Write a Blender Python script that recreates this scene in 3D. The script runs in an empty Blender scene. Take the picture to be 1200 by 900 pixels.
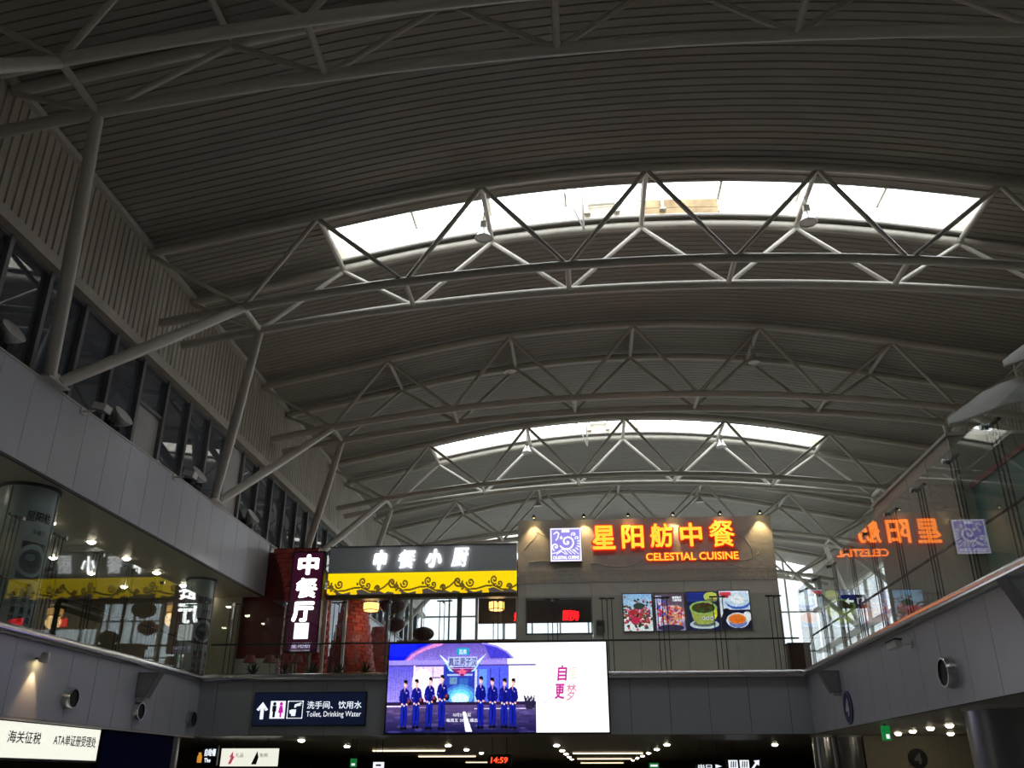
import bpy, math, random
import numpy as np
from mathutils import Vector, Matrix
random.seed(7)
SC = bpy.context.scene
COL = SC.collection

# ------------------------------------------------------------------ camera
# world origin = the photographer's eye, x right, y down the hall, z up; the ground floor lies at z = -1.65
FPX, PITCH, YAW = 1037.0, math.radians(24.014), math.radians(4.783)
cam = bpy.data.cameras.new('camera'); cam.sensor_width = 36.0; cam.lens = FPX * 36.0 / 1200.0
cam.clip_end = 500; cam.clip_start = 0.1
camo = bpy.data.objects.new('camera', cam); COL.objects.link(camo)
camo.rotation_euler = (math.pi / 2 + PITCH, 0, YAW)
SC.camera = camo
# ------------------------------------------------------------------ sky, exposure
SKY = 5.8
W = bpy.data.worlds.new('overcast_sky'); SC.world = W; W.use_nodes = True
wn = W.node_tree; bg = wn.nodes['Background']
bg.inputs[0].default_value = (0.93, 0.97, 1.0, 1); bg.inputs[1].default_value = SKY
SC.view_settings.view_transform = 'Standard'; SC.view_settings.look = 'None'
SC.view_settings.gamma = 1.0; SC.view_settings.exposure = 0.0
SC.view_settings.use_curve_mapping = False
SC.cycles.max_bounces = 8; SC.cycles.diffuse_bounces = 5; SC.cycles.glossy_bounces = 4
SC.cycles.transparent_max_bounces = 16; SC.cycles.caustics_reflective = False; SC.cycles.caustics_refractive = False
SC.cycles.sample_clamp_indirect = 6.0

# ------------------------------------------------------------------ numbers of the hall
FLOOR = -1.65
XL, XR, YF = -12.9, 6.85, 30.0           # edges of the well in the upper floor
MZ0, MZ1 = 1.25, 3.0                     # underside and top of the upper floor
Y0, Y1 = -12.0, 71.0                     # ends of the hall
XC = 2.27                                # ridge of the vault
WL, WR = -13.15, 17.65                   # long walls
BAY = 10.29
def yc(k): return 23.925 + BAY * (k - 2)
def zt(x):
    d = abs(x - XC)
    return 17.18 - d * d / 85.4 if d < 9.5 else 17.18 - 9.5 ** 2 / 85.4 - (d - 9.5) * .205
def zb(x): return 14.28 - (x - XC) ** 2 / 153.0
def zd(x): return zt(x) + 0.24
TOPN, TOPF, BOTH = 1.46, 1.69, 0.77      # chord offsets from the truss centre line
BN = [XC + 5.01 * (i - 2.5) for i in range(6)]
TN = [XC + 5.11 * (i - 2) for i in range(5)]
GT = 5.6                                 # top of the glass screens

# ------------------------------------------------------------------ helpers
_F = Vector((-math.sin(YAW) * math.cos(PITCH), math.cos(YAW) * math.cos(PITCH), math.sin(PITCH)))
_R = Vector((math.cos(YAW), math.sin(YAW), 0)); _U = _R.cross(_F)
def ray(x, y): return _F + _R * ((x - 600) / FPX) - _U * ((y - 450) / FPX)
def PY(x, y, Y): d = ray(x, y); return d * (Y / d.y)
def PX(x, y, X): d = ray(x, y); return d * (X / d.x)

MATS = {}
def mat(name, col=(.5, .5, .5), rough=.5, metal=0.0, emit=None, es=1.0, var=.06, scale=6.0, bump=0.0, bscale=40.0, spec=.5, stain=None, stretch=(1, 1, 1)):
    if name in MATS: return MATS[name]
    m = bpy.data.materials.new(name); m.use_nodes = True; t = m.node_tree; n = t.nodes; L = t.links
    b = n['Principled BSDF']
    b.inputs['Roughness'].default_value = rough; b.inputs['Metallic'].default_value = metal
    b.inputs['Specular IOR Level'].default_value = spec
    tc = n.new('ShaderNodeTexCoord'); mp = n.new('ShaderNodeMapping'); L.new(tc.outputs['Object'], mp.inputs[0])
    mp.inputs['Scale'].default_value = stretch
    nz = n.new('ShaderNodeTexNoise'); nz.inputs['Scale'].default_value = scale; nz.inputs['Detail'].default_value = 4
    L.new(mp.outputs[0], nz.inputs['Vector'])
    rp = n.new('ShaderNodeValToRGB')
    rp.color_ramp.elements[0].position = .3; rp.color_ramp.elements[1].position = .7
    c0 = [max(0, c * (1 - var)) for c in col]; c1 = [min(1, c * (1 + var)) for c in col]
    if stain: c0 = stain
    rp.color_ramp.elements[0].color = (*c0, 1); rp.color_ramp.elements[1].color = (*c1, 1)
    L.new(nz.outputs['Fac'], rp.inputs[0]); L.new(rp.outputs[0], b.inputs['Base Color'])
    if bump:
        nb = n.new('ShaderNodeTexNoise'); nb.inputs['Scale'].default_value = bscale; nb.inputs['Detail'].default_value = 3
        L.new(mp.outputs[0], nb.inputs['Vector'])
        bp = n.new('ShaderNodeBump'); bp.inputs['Strength'].default_value = bump; bp.inputs['Distance'].default_value = .03
        L.new(nb.outputs['Fac'], bp.inputs['Height']); L.new(bp.outputs[0], b.inputs['Normal'])
    if emit:
        b.inputs['Emission Color'].default_value = (*emit, 1); b.inputs['Emission Strength'].default_value = es
    MATS[name] = m; return m
def glass_mat(name, tint=(1, 1, 1), base=.045, gain=1.0, dark=0.0, rough=0.0):
    # thin pane: Schlick reflection over a clear (or dark) body
    m = bpy.data.materials.new(name); m.use_nodes = True; t = m.node_tree; n = t.nodes; L = t.links
    n.clear(); o = n.new('ShaderNodeOutputMaterial')
    g = n.new('ShaderNodeNewGeometry'); d = n.new('ShaderNodeVectorMath'); d.operation = 'DOT_PRODUCT'
    L.new(g.outputs['Normal'], d.inputs[0]); L.new(g.outputs['Incoming'], d.inputs[1])
    def M(op, a, b=None):
        q = n.new('ShaderNodeMath'); q.operation = op
        for i, v in enumerate((a, b)):
            if v is None: continue
            if isinstance(v, (int, float)): q.inputs[i].default_value = v
            else: L.new(v, q.inputs[i])
        return q.outputs[0]
    a = M('ABSOLUTE', d.outputs['Value']); s = M('SUBTRACT', 1.0, a); p = M('POWER', s, 5.0)
    r = M('MULTIPLY', M('ADD', M('MULTIPLY', p, 1 - base), base), gain); r = M('MINIMUM', r, 1.0)
    tr = n.new('ShaderNodeBsdfTransparent'); tr.inputs[0].default_value = (*tint, 1)
    gl = n.new('ShaderNodeBsdfGlossy'); gl.inputs['Roughness'].default_value = rough
    body = tr.outputs[0]
    if dark:
        df = n.new('ShaderNodeBsdfDiffuse'); df.inputs[0].default_value = (.17, .20, .245, 1)
        mx0 = n.new('ShaderNodeMixShader'); mx0.inputs[0].default_value = dark
        L.new(tr.outputs[0], mx0.inputs[1]); L.new(df.outputs[0], mx0.inputs[2]); body = mx0.outputs[0]
    mx = n.new('ShaderNodeMixShader'); L.new(r, mx.inputs[0]); L.new(body, mx.inputs[1]); L.new(gl.outputs[0], mx.inputs[2])
    L.new(mx.outputs[0], o.inputs[0]); MATS[name] = m; return m
def print_mat(name, strength):      # colours of a printed or lit picture held in a mesh attribute
    m = bpy.data.materials.new(name); m.use_nodes = True; n = m.node_tree.nodes; L = m.node_tree.links
    b = n['Principled BSDF']; a = n.new('ShaderNodeAttribute'); a.attribute_name = 'Col'
    b.inputs['Base Color'].default_value = (.03, .03, .03, 1); b.inputs['Roughness'].default_value = .35
    if strength > 0:
        L.new(a.outputs['Color'], b.inputs['Emission Color']); b.inputs['Emission Strength'].default_value = strength
    else: L.new(a.outputs['Color'], b.inputs['Base Color'])
    MATS[name] = m; return m

class MB:
    def __init__(s): s.v = []; s.f = []
    def add(s, vs, fs):
        o = len(s.v); s.v += [tuple(p) for p in vs]; s.f += [tuple(i + o for i in q) for q in fs]; return s
    def box(s, x0, x1, y0, y1, z0, z1):
        vs = [(x, y, z) for z in (z0, z1) for y in (y0, y1) for x in (x0, x1)]
        return s.add(vs, [(0, 2, 3, 1), (4, 5, 7, 6), (0, 1, 5, 4), (2, 6, 7, 3), (0, 4, 6, 2), (1, 3, 7, 5)])
    def obox(s, c, u, v, w, a, b, d):      # oriented box, half sizes a b d along u v w
        c, u, v, w = map(Vector, (c, u, v, w))
        vs = [c + u * (a * i) + v * (b * j) + w * (d * k) for k in (-1, 1) for j in (-1, 1) for i in (-1, 1)]
        return s.add(vs, [(0, 2, 3, 1), (4, 5, 7, 6), (0, 1, 5, 4), (2, 6, 7, 3), (0, 4, 6, 2), (1, 3, 7, 5)])
    def path(s, pts, r, n=10, cap=True):
        pts = [Vector(p) for p in pts]; N = len(pts); rs = r if isinstance(r, (list, tuple)) else [r] * N
        vs = []; fs = []
        for i, p in enumerate(pts):
            d = (pts[min(i + 1, N - 1)] - pts[max(i - 1, 0)]).normalized()
            a = Vector((0, 0, 1)) if abs(d.z) < .95 else Vector((0, 1, 0))
            e = d.cross(a).normalized(); g = e.cross(d)
            for j in range(n):
                t = 2 * math.pi * j / n; vs.append(p + (e * math.cos(t) + g * math.sin(t)) * rs[i])
        for i in range(N - 1):
            for j in range(n):
                k = (j + 1) % n; fs.append((i * n + j, i * n + k, (i + 1) * n + k, (i + 1) * n + j))
        if cap: fs += [tuple(range(n - 1, -1, -1)), tuple((N - 1) * n + j for j in range(n))]
        return s.add(vs, fs)
    def tube(s, a, b, r, n=10, r2=None): return s.path([a, b], [r, r if r2 is None else r2], n)
    def lathe(s, c, axis, prof, n=20):     # prof: (distance along axis, radius)
        c = Vector(c); d = Vector(axis).normalized(); a = Vector((0, 0, 1)) if abs(d.z) < .9 else Vector((1, 0, 0))
        e = d.cross(a).normalized(); g = e.cross(d); vs = []; fs = []
        for (h, r) in prof:
            for j in range(n):
                t = 2 * math.pi * j / n; vs.append(c + d * h + (e * math.cos(t) + g * math.sin(t)) * max(r, 1e-4))
        for i in range(len(prof) - 1):
            for j in range(n):
                k = (j + 1) % n; fs.append((i * n + j, i * n + k, (i + 1) * n + k, (i + 1) * n + j))
        return s.add(vs, fs)
    def prism(s, poly, o, u, v, w, d):     # polygon (a,b) in plane u,v at o, thickness d along w
        o, u, v, w = map(Vector, (o, u, v, w)); n = len(poly)
        vs = [o + u * a + v * b for a, b in poly] + [o + u * a + v * b + w * d for a, b in poly]
        fs = [tuple(range(n - 1, -1, -1)), tuple(range(n, 2 * n))] + [(i, (i + 1) % n, (i + 1) % n + n, i + n) for i in range(n)]
        return s.add(vs, fs)
    def mesh(s, name, m, smooth=False):
        me = bpy.data.meshes.new(name); me.from_pydata(s.v, [], s.f); me.update()
        if m is not None: me.materials.append(m)
        if smooth:
            me.polygons.foreach_set('use_smooth', [True] * len(me.polygons))
            try: me.set_sharp_from_angle(angle=math.radians(40))
            except Exception: pass
        return me
    def build(s, name, m, parent=None, smooth=False, **kw):
        return link(name, s.mesh(name, m, smooth), parent, **kw)
def link(name, me, parent=None, loc=None, label=None, cat=None, group=None, kind=None):
    o = bpy.data.objects.new(name, me); COL.objects.link(o)
    if loc is not None: o.location = loc
    if parent is not None:
        o.parent = parent
        o.matrix_parent_inverse = Matrix.Translation(parent_world(parent)).inverted()
    tag(o, label, cat, group, kind); return o
def parent_world(p):
    v = Vector(p.location)
    if p.parent is not None: v = v + p.matrix_parent_inverse.translation + parent_world(p.parent)
    return v
def tag(o, label=None, cat=None, group=None, kind=None):
    if label: o['label'] = label
    if cat: o['category'] = cat
    if group: o['group'] = group
    if kind: o['kind'] = kind
    return o
def thing(name, label, cat, loc=(0, 0, 0), group=None, kind=None):
    o = bpy.data.objects.new(name, None); COL.objects.link(o); o.location = loc; o.empty_display_size = .2
    return tag(o, label, cat, group, kind)
def struct(name, label, cat='structure'):
    return thing(name, label, cat, kind='structure')
ORD = ['first', 'second', 'third', 'fourth', 'fifth', 'sixth', 'seventh', 'eighth', 'ninth', 'tenth', 'eleventh', 'twelfth', 'thirteenth', 'fourteenth', 'fifteenth', 'sixteenth', 'seventeenth', 'eighteenth', 'nineteenth', 'twentieth']
def nth(i):
    if i < 20: return ORD[i]
    t = ['twenty', 'thirty', 'forty', 'fifty'][(i + 1) // 10 - 2]
    r = (i + 1) % 10
    return t[:-1] + 'ieth' if r == 0 else t + '-' + ORD[r - 1]

# lettering: glyph outlines of the built-in typeface turned into flat or raised mesh
def glyphs(txt, depth=0.0, bold=0.0, res=3, shear=0.0):
    cu = bpy.data.curves.new('lettering', 'FONT'); cu.body = txt; cu.size = 1.0
    cu.resolution_u = res; cu.extrude = depth; cu.shear = shear; cu.fill_mode = 'BOTH' if depth else 'FRONT'
    ob = bpy.data.objects.new('lettering', cu); COL.objects.link(ob)
    dg = bpy.context.evaluated_depsgraph_get(); dg.update()
    me = bpy.data.meshes.new_from_object(ob.evaluated_get(dg))
    vs = np.array([v.co[:] for v in me.vertices]) if len(me.vertices) else np.zeros((0, 3))
    fs = [tuple(p.vertices) for p in me.polygons]
    bpy.data.objects.remove(ob); bpy.data.curves.remove(cu); bpy.data.meshes.remove(me)
    if bold and len(vs):      # heavier strokes: the outline laid down several times, slightly shifted
        V0 = vs; F0 = fs; vs = []; fs = []; n0 = len(V0)
        for i, a in enumerate([(0, 0)] + [(math.cos(q * math.pi / 4), math.sin(q * math.pi / 4)) for q in range(8)]):
            vs.append(V0 + np.array([a[0] * bold, a[1] * bold, 0 if depth else .0006 * i])); fs += [tuple(v + i * n0 for v in f) for f in F0]
        vs = np.concatenate(vs)
    return vs, fs
def lettering(name, txt, o, u, v, w, h, m, parent, depth=0.0, bold=0.0, shear=0.0, bend=None, keep=False, **kw):
    """txt fitted to a box w x h centred at o in plane (u right, v up); depth = half thickness in metres"""
    vs, fs = glyphs(txt, .5 if depth else 0.0, bold, shear=shear)
    if len(vs) == 0: return None
    lo, hi = vs.min(0), vs.max(0); c = (lo + hi) / 2; sz = np.maximum(hi - lo, 1e-6)
    sx = w / sz[0]; sy = h / sz[1]
    if keep: sx = sy = min(sx, sy)
    o, u, v = Vector(o), Vector(u), Vector(v); n = u.cross(v)
    a = (vs - c) * np.array([sx, sy, 1]); mb = MB()
    if bend is None: pts = [o + u * p[0] + v * p[1] + n * ((p[2] / .5 * depth) if depth else p[2]) for p in a]
    else: pts = [bend(p[0], p[1]) for p in a]
    mb.add(pts, fs); return mb.build(name, m, parent, **kw)

# a picture laid out cell by cell for screens and printed posters
class Pic:
    def __init__(s, w, h, bgc=(0, 0, 0)):
        s.w, s.h = w, h; s.a = np.zeros((h, w, 3)); s.a[:] = bgc
        s.X, s.Y = np.meshgrid((np.arange(w) + .5) / w, (np.arange(h) + .5) / h)   # Y down
    def poly(s, pts, c, al=1.0):
        X, Y = s.X, s.Y; ins = np.zeros_like(X, bool); n = len(pts)
        for i in range(n):
            x1, y1 = pts[i]; x2, y2 = pts[(i + 1) % n]
            if y1 == y2: continue
            cond = ((y1 > Y) != (y2 > Y)) & (X < (x2 - x1) * (Y - y1) / (y2 - y1) + x1); ins ^= cond
        s.put(ins, c, al)
    def put(s, m, c, al=1.0): s.a[m] = s.a[m] * (1 - al) + np.array(c) * al
    def rect(s, x0, y0, x1, y1, c, al=1.0): s.put((s.X >= x0) & (s.X < x1) & (s.Y >= y0) & (s.Y < y1), c, al)
    def ell(s, cx, cy, rx, ry, c, al=1.0): s.put(((s.X - cx) / rx) ** 2 + ((s.Y - cy) / ry) ** 2 < 1, c, al)
    def ring(s, cx, cy, rx, ry, c, t):
        q = np.sqrt(((s.X - cx) / rx) ** 2 + ((s.Y - cy) / ry) ** 2); s.put(np.abs(q - 1) < t, c)
    def line(s, pts, wd, c, al=1.0):
        asp = s.h / s.w; D = np.full_like(s.X, 9.0)
        for (x1, y1), (x2, y2) in zip(pts[:-1], pts[1:]):
            y1a, y2a = y1 * asp, y2 * asp; dx, dy = x2 - x1, y2a - y1a; l2 = dx * dx + dy * dy + 1e-12
            t = np.clip(((s.X - x1) * dx + (s.Y * asp - y1a) * dy) / l2, 0, 1)
            D = np.minimum(D, np.hypot(s.X - x1 - t * dx, s.Y * asp - y1a - t * dy))
        s.put(D < wd / 2, c, al)
    def grad(s, m, c0, c1, y0, y1):
        t = np.clip((s.Y - y0) / (y1 - y0), 0, 1)[..., None]; g = np.array(c0) * (1 - t) + np.array(c1) * t; s.a[m] = g[m]
    def noise(s, amt, seed=0, cell=1):
        r = np.random.RandomState(seed); k = r.rand((s.h + cell - 1) // cell, (s.w + cell - 1) // cell)
        k = np.kron(k, np.ones((cell, cell)))[:s.h, :s.w]; s.a *= (1 + amt * (k - .5))[..., None]
    def build(s, name, o, u, v, w, h, m, parent, bend=None, **kw):
        """o = lower left corner"""
        o, u, v = Vector(o), Vector(u), Vector(v); nx, ny = s.w + 1, s.h + 1
        if bend is None:
            gx = np.linspace(0, w, nx); gy = np.linspace(0, h, ny)
            P = np.array(o)[None, None] + gx[None, :, None] * np.array(u) + gy[:, None, None] * np.array(v)
        else: P = np.array([[bend(a, b) for a in np.linspace(0, w, nx)] for b in np.linspace(0, h, ny)])
        idx = np.arange(nx * ny).reshape(ny, nx)
        F = np.stack([idx[:-1, :-1], idx[:-1, 1:], idx[1:, 1:], idx[1:, :-1]], -1).reshape(-1, 4)
        me = bpy.data.meshes.new(name)
        me.vertices.add(nx * ny); me.vertices.foreach_set('co', P.reshape(-1).astype(np.float32))
        me.loops.add(F.size); me.loops.foreach_set('vertex_index', F.reshape(-1).astype(np.int32))
        me.polygons.add(len(F)); me.polygons.foreach_set('loop_start', np.arange(0, F.size, 4, dtype=np.int32))
        me.update(calc_edges=True); me.validate()
        at = me.color_attributes.new('Col', 'FLOAT_COLOR', 'CORNER')
        c = np.ones((len(F), 4, 4), np.float32); img = np.clip(s.a[::-1], 0, 1).reshape(-1, 3) ** 2.2; c[:, :, :3] = img[:, None, :]
        at.data.foreach_set('color', c.reshape(-1)); me.materials.append(m)
        return link(name, me, parent, **kw)

# ------------------------------------------------------------------ materials
M_DECK = mat('roof_deck_sheet', (.33, .308, .27), .6, var=.08, scale=.8, stretch=(.3, 1, 1))
M_STEEL = mat('painted_truss_steel', (.56, .53, .465), .42, var=.05, scale=2)
M_CORR = mat('corrugated_wall_sheet', (.46, .42, .355), .55, var=.14, scale=1.2, stretch=(1, 1.5, .25))
M_TRIM = mat('pale_trim_metal', (.58, .56, .52), .45)
M_FRAME = mat('dark_window_frame', (.17, .172, .175), .45)
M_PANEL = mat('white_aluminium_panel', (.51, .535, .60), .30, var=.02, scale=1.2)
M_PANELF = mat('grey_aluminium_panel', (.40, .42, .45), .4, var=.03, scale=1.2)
M_JOINT = mat('panel_joint_dark', (.10, .10, .105), .8)
M_SOFF = mat('grey_green_soffit', (.50, .49, .42), .45, var=.03, scale=1)
M_INOX = mat('brushed_stainless', (.62, .62, .63), .22, metal=1.0, var=.05, scale=8, stretch=(.2, .2, 4))
M_ROD = mat('black_steel_rod', (.03, .03, .032), .4, metal=.4)
M_WHITEP = mat('white_gloss_paint', (.78, .78, .75), .4)
M_BLACK = mat('black_plastic', (.015, .015, .016), .45)
M_NAVY = mat('navy_sign_face', (.012, .02, .055), .35, emit=(.01, .02, .07), es=.25)
M_GREYW = mat('grey_render_wall', (.66, .65, .62), .65, var=.06, scale=2.5, bump=.15, bscale=30)
M_FLOOR = mat('polished_stone_floor', (.42, .40, .37), .18, var=.08, scale=.7)
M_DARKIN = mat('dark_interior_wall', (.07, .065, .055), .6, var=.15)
M_BEIGE = mat('beige_stone_wall', (.30, .27, .21), .5, var=.1)
M_WHITEL = mat('white_lit_lettering', (.9, .9, .9), .4, emit=(1, 1, 1), es=1.4)
M_DOWN = mat('downlight_lens', (1, .95, .85), .4, emit=(1, .90, .68), es=22)
M_BAR = mat('linear_light_diffuser', (1, .95, .85), .4, emit=(1, .80, .50), es=2.2)
M_WARM = mat('warm_spot_lens', (1, .9, .7), .4, emit=(1, .74, .32), es=14)
M_LETTER = mat('yellow_led_letter_face', (.8, .4, .05), .4, emit=(1, .225, .016), es=3.0)
M_LETTERS = mat('red_letter_side', (.5, .02, .01), .4, emit=(1, .035, .01), es=.42)
M_RED = mat('red_brick_paint', (.52, .075, .06), .55, var=.2, scale=5, bump=.2)
M_DKRED = mat('dark_red_panel', (.16, .012, .014), .45, var=.08)
M_MAUVE = mat('maroon_sign_face', (.05, .006, .022), .35, emit=(.12, .01, .06), es=.22)
M_LEAF = mat('dark_green_leaf', (.02, .055, .018), .45, var=.3, scale=9)
M_POT = mat('planter_red', (.16, .015, .015), .5)
M_WOOD = mat('warm_counter_wood', (.33, .15, .05), .4, var=.2, scale=3, stretch=(.3, 2, 2))
M_GLASS = glass_mat('clear_screen_glass', (.93, .96, .95), .05, 1.15)
M_GLAZE = glass_mat('clear_daylight_glazing', (.97, .98, 1), .05, 1.0)
M_TINT = glass_mat('grey_tinted_daylight_glazing', (.56, .57, .58), .05, 1.0)
M_WINDOW = glass_mat('dark_clerestory_glass', (.30, .33, .38), .08, 1.5, dark=.45)
M_SCREEN = print_mat('led_screen_picture', 1.5)
M_POSTER = print_mat('backlit_food_poster', 1.0)
M_LOGO = print_mat('backlit_logo', 1.15)
M_FRIEZE = print_mat('lit_frieze_picture', 1.0)
M_PRINT = print_mat('printed_column_picture', 0)

# ------------------------------------------------------------------ roof deck and skylights
def corr(mb, x0, x1, y0, y1, zf, nx=6, pitch=.285, depth=.035):
    ys = []; n = max(1, round((y1 - y0) / pitch)); p = (y1 - y0) / n
    for i in range(n):
        b = y0 + i * p
        ys += [(b, 0), (b + .80 * p, 0), (b + .83 * p, depth), (b + .96 * p, depth)]
    ys.append((y1, 0)); xs = [x0 + (x1 - x0) * i / nx for i in range(nx + 1)]
    vs = [(x, y, zf(x) + d) for y, d in ys for x in xs]; m = nx + 1
    mb.add(vs, [(j * m + i, (j + 1) * m + i, (j + 1) * m + i + 1, j * m + i + 1) for j in range(len(ys) - 1) for i in range(nx)])
ceil = struct('ceiling', 'ribbed grey metal deck vaulted over the whole hall', 'ceiling')
SKX0, SKX1, SKA, SKB = -8.0, 12.6, -.45, 1.42
XS = [WL - .1, SKX0, -3.4, XC + .3, 8.5, SKX1, WR + .1]
SKYK = (0, 2, 4, 6)
bands = []; y = Y0
for k in range(0, 7):
    bands.append((y, yc(k) + SKA, False)); bands.append((yc(k) + SKA, yc(k) + SKB, k in SKYK)); y = yc(k) + SKB
bands.append((y, Y1, False))
for (a, b, sk) in bands:
    for i in range(6):
        if sk and 0 < i < 5: continue
        mb = MB(); corr(mb, XS[i] + .008, XS[i + 1] - .008, a, b, zd); mb.build('roof_panel', M_DECK, ceil)
# outer skin that keeps daylight out of the joints
out = MB(); m = 24
for (a, b, sk) in bands:
    segs = [(WL - .4, SKX0), (SKX1, WR + .4)] if sk else [(WL - .4, WR + .4)]
    for (p, q) in segs:
        xs = [p + (q - p) * i / m for i in range(m + 1)]
        vs = [(x, yy, zd(x) + .14) for yy in (a, b) for x in xs]
        out.add(vs, [(i, m + 1 + i, m + 2 + i, i + 1) for i in range(m)])
out.build('roof_skin', M_DECK, ceil)

M_CURB = mat('white_skylight_curb', (.82, .80, .74), .5, var=.05, scale=1.5, stain=(.70, .62, .47))
M_RUST = mat('rust_stained_curb', (.55, .42, .22), .6, scale=1.3, stain=(.22, .13, .05))
PN = ['', 'closest', 'nearest', '', 'farther', '', 'farthest']
for k in SKYK:
    lab = {0: 'bright glazed roof light directly above the camera position', 2: 'larger bright glazed roof light above the nearest full truss',
           4: 'smaller distant bright glazed roof light behind the lettered restaurant sign', 6: 'glazed roof light at the far end of the vault'}[k]
    s = thing('skylight', lab, 'skylight', (XC, yc(k), zt(XC)))
    ya, yb = yc(k) + SKA, yc(k) + SKB; hh = .62; N = 8; dx = (SKX1 - SKX0) / N
    for i in range(N):
        xa, xb = SKX0 + i * dx + .012, SKX0 + (i + 1) * dx - .012
        rust = (k in (2,)) and i == 4
        for side, yy, t in ((0, ya, -.06), (1, yb, .06)):
            for row, (za, zb_) in enumerate(((0, .27), (.29, hh))):
                q = MB(); y0_, y1_ = sorted((yy, yy + t))
                vs = []
                for x in (xa, (xa + xb) / 2, xb):
                    for (yv, zv) in ((y0_, za), (y1_, za), (y1_, zb_), (y0_, zb_)): vs.append((x, yv, zd(x) + zv))
                fs = [(0, 3, 2, 1), (8, 9, 10, 11)]
                for j in range(2):
                    for e in range(4): fs.append((j * 4 + e, j * 4 + (e + 1) % 4, j * 4 + 4 + (e + 1) % 4, j * 4 + 4 + e))
                q.add(vs, fs); q.build('curb_board', M_RUST if rust else M_CURB, s)
        g = MB(); g.add([(xa, ya, zd(xa) + hh + .05), (xb, ya, zd(xb) + hh + .05), (xb, yb, zd(xb) + hh + .05), (xa, yb, zd(xa) + hh + .05)], [(0, 1, 2, 3)])
        g.build('pane', M_GLAZE, s)
        b = MB(); b.box(xa - .05, xa + .03, ya, yb, zd(xa) + hh - .04, zd(xa) + hh + .04); b.build('glazing_bar', M_STEEL if i % 2 else M_CURB, s)
    for xe in (SKX0, SKX1):
        b = MB(); b.box(xe - .05, xe + .05, ya, yb, zd(xe), zd(xe) + hh + .06); b.build('end_curb', M_CURB, s)
    for yy in (ya, yb):    # trim at the foot of the curb, along the vault
        b = MB(); b.path([(SKX0 + (SKX1 - SKX0) * i / 16, yy, zd(SKX0 + (SKX1 - SKX0) * i / 16) - .02) for i in range(17)], .05, 6); b.build('edge_trim', M_TRIM, s)
    for xs_ in (.45, 1.45, 3.0):
        b = MB(); b.box(xs_ - .05, xs_ + .05, yb - .14, yb - .02, zd(xs_) + .16, zd(xs_) + hh); b.box(xs_ - .11, xs_ + .11, yb - .18, yb - .02, zd(xs_) + .12, zd(xs_) + .17); b.build('stub_post', M_STEEL, s)
    b = MB(); b.path([(.45, yb - .1, zd(.45) + hh - .12), (1.45, yb - .1, zd(1.45) + hh - .12)], .05, 6); b.build('purlin', M_STEEL, s)
    # light comes in here: a portal that only guides the sampling of the sky
    if k >= 0:
        a = bpy.data.lights.new('skylight_portal', 'AREA'); a.shape = 'RECTANGLE'; a.size = SKX1 - SKX0; a.size_y = yb - ya
        a.cycles.is_portal = True; ao = bpy.data.objects.new('skylight_portal', a); COL.objects.link(ao)
        ao.location = (XC, (ya + yb) / 2, zd(XC) + hh + .3); ao['kind'] = 'helper'

# ------------------------------------------------------------------ trusses
def truss(k):
    c = yc(k); names = {0: 'above the camera', 1: 'crossing the top edge of the photo', 2: 'under the larger roof light', 3: 'between the two roof lights', 4: 'under the smaller distant roof light', 5: 'seen just above the restaurant signs', 6: 'farthest down the hall, above the gable'}
    t = thing('roof_truss', 'arched steel tube box truss ' + names[k], 'truss', (XC, c, zb(XC)), 'arched roof trusses')
    sg = 40
    for sy, TOPH in ((-1, TOPN), (1, TOPF)):
        xs = [WL + .02 + (WR - WL - .04) * i / sg for i in range(sg + 1)]
        MB().path([(x, c + sy * TOPH, zt(x)) for x in xs], .15, 12).build('top_chord', M_STEEL, t, True)
        xs = [BN[0] - 2.55 + (BN[5] - BN[0] + 5.1) * i / sg for i in range(sg + 1)]
        MB().path([(x, c + sy * BOTH, zb(x)) for x in xs], .14, 12).build('bottom_chord', M_STEEL, t, True)
        for i, x in enumerate(TN):
            T = (x, c + sy * TOPH, zt(x) - .08)
            for xb in (BN[i], BN[i + 1]):
                MB().tube((xb, c + sy * BOTH, zb(xb)), T, .075, 8).build('web_member', M_STEEL, t, True)
        for xb, xw in ((BN[0], WL + .05), (BN[5], WR - .05)):
            MB().tube((xb, c + sy * BOTH, zb(xb)), (xw, c + sy * TOPH, zt(xw) - .1), .075, 8).build('end_brace', M_STEEL, t, True)
    for x in TN: MB().tube((x, c - TOPN, zt(x)), (x, c + TOPF, zt(x)), .085, 8).build('top_cross_member', M_STEEL, t, True)
    for x in BN: MB().tube((x, c - BOTH, zb(x)), (x, c + BOTH, zb(x)), .085, 8).build('bottom_cross_member', M_STEEL, t, True)
    return t
for k in range(0, 7): truss(k)

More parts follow.
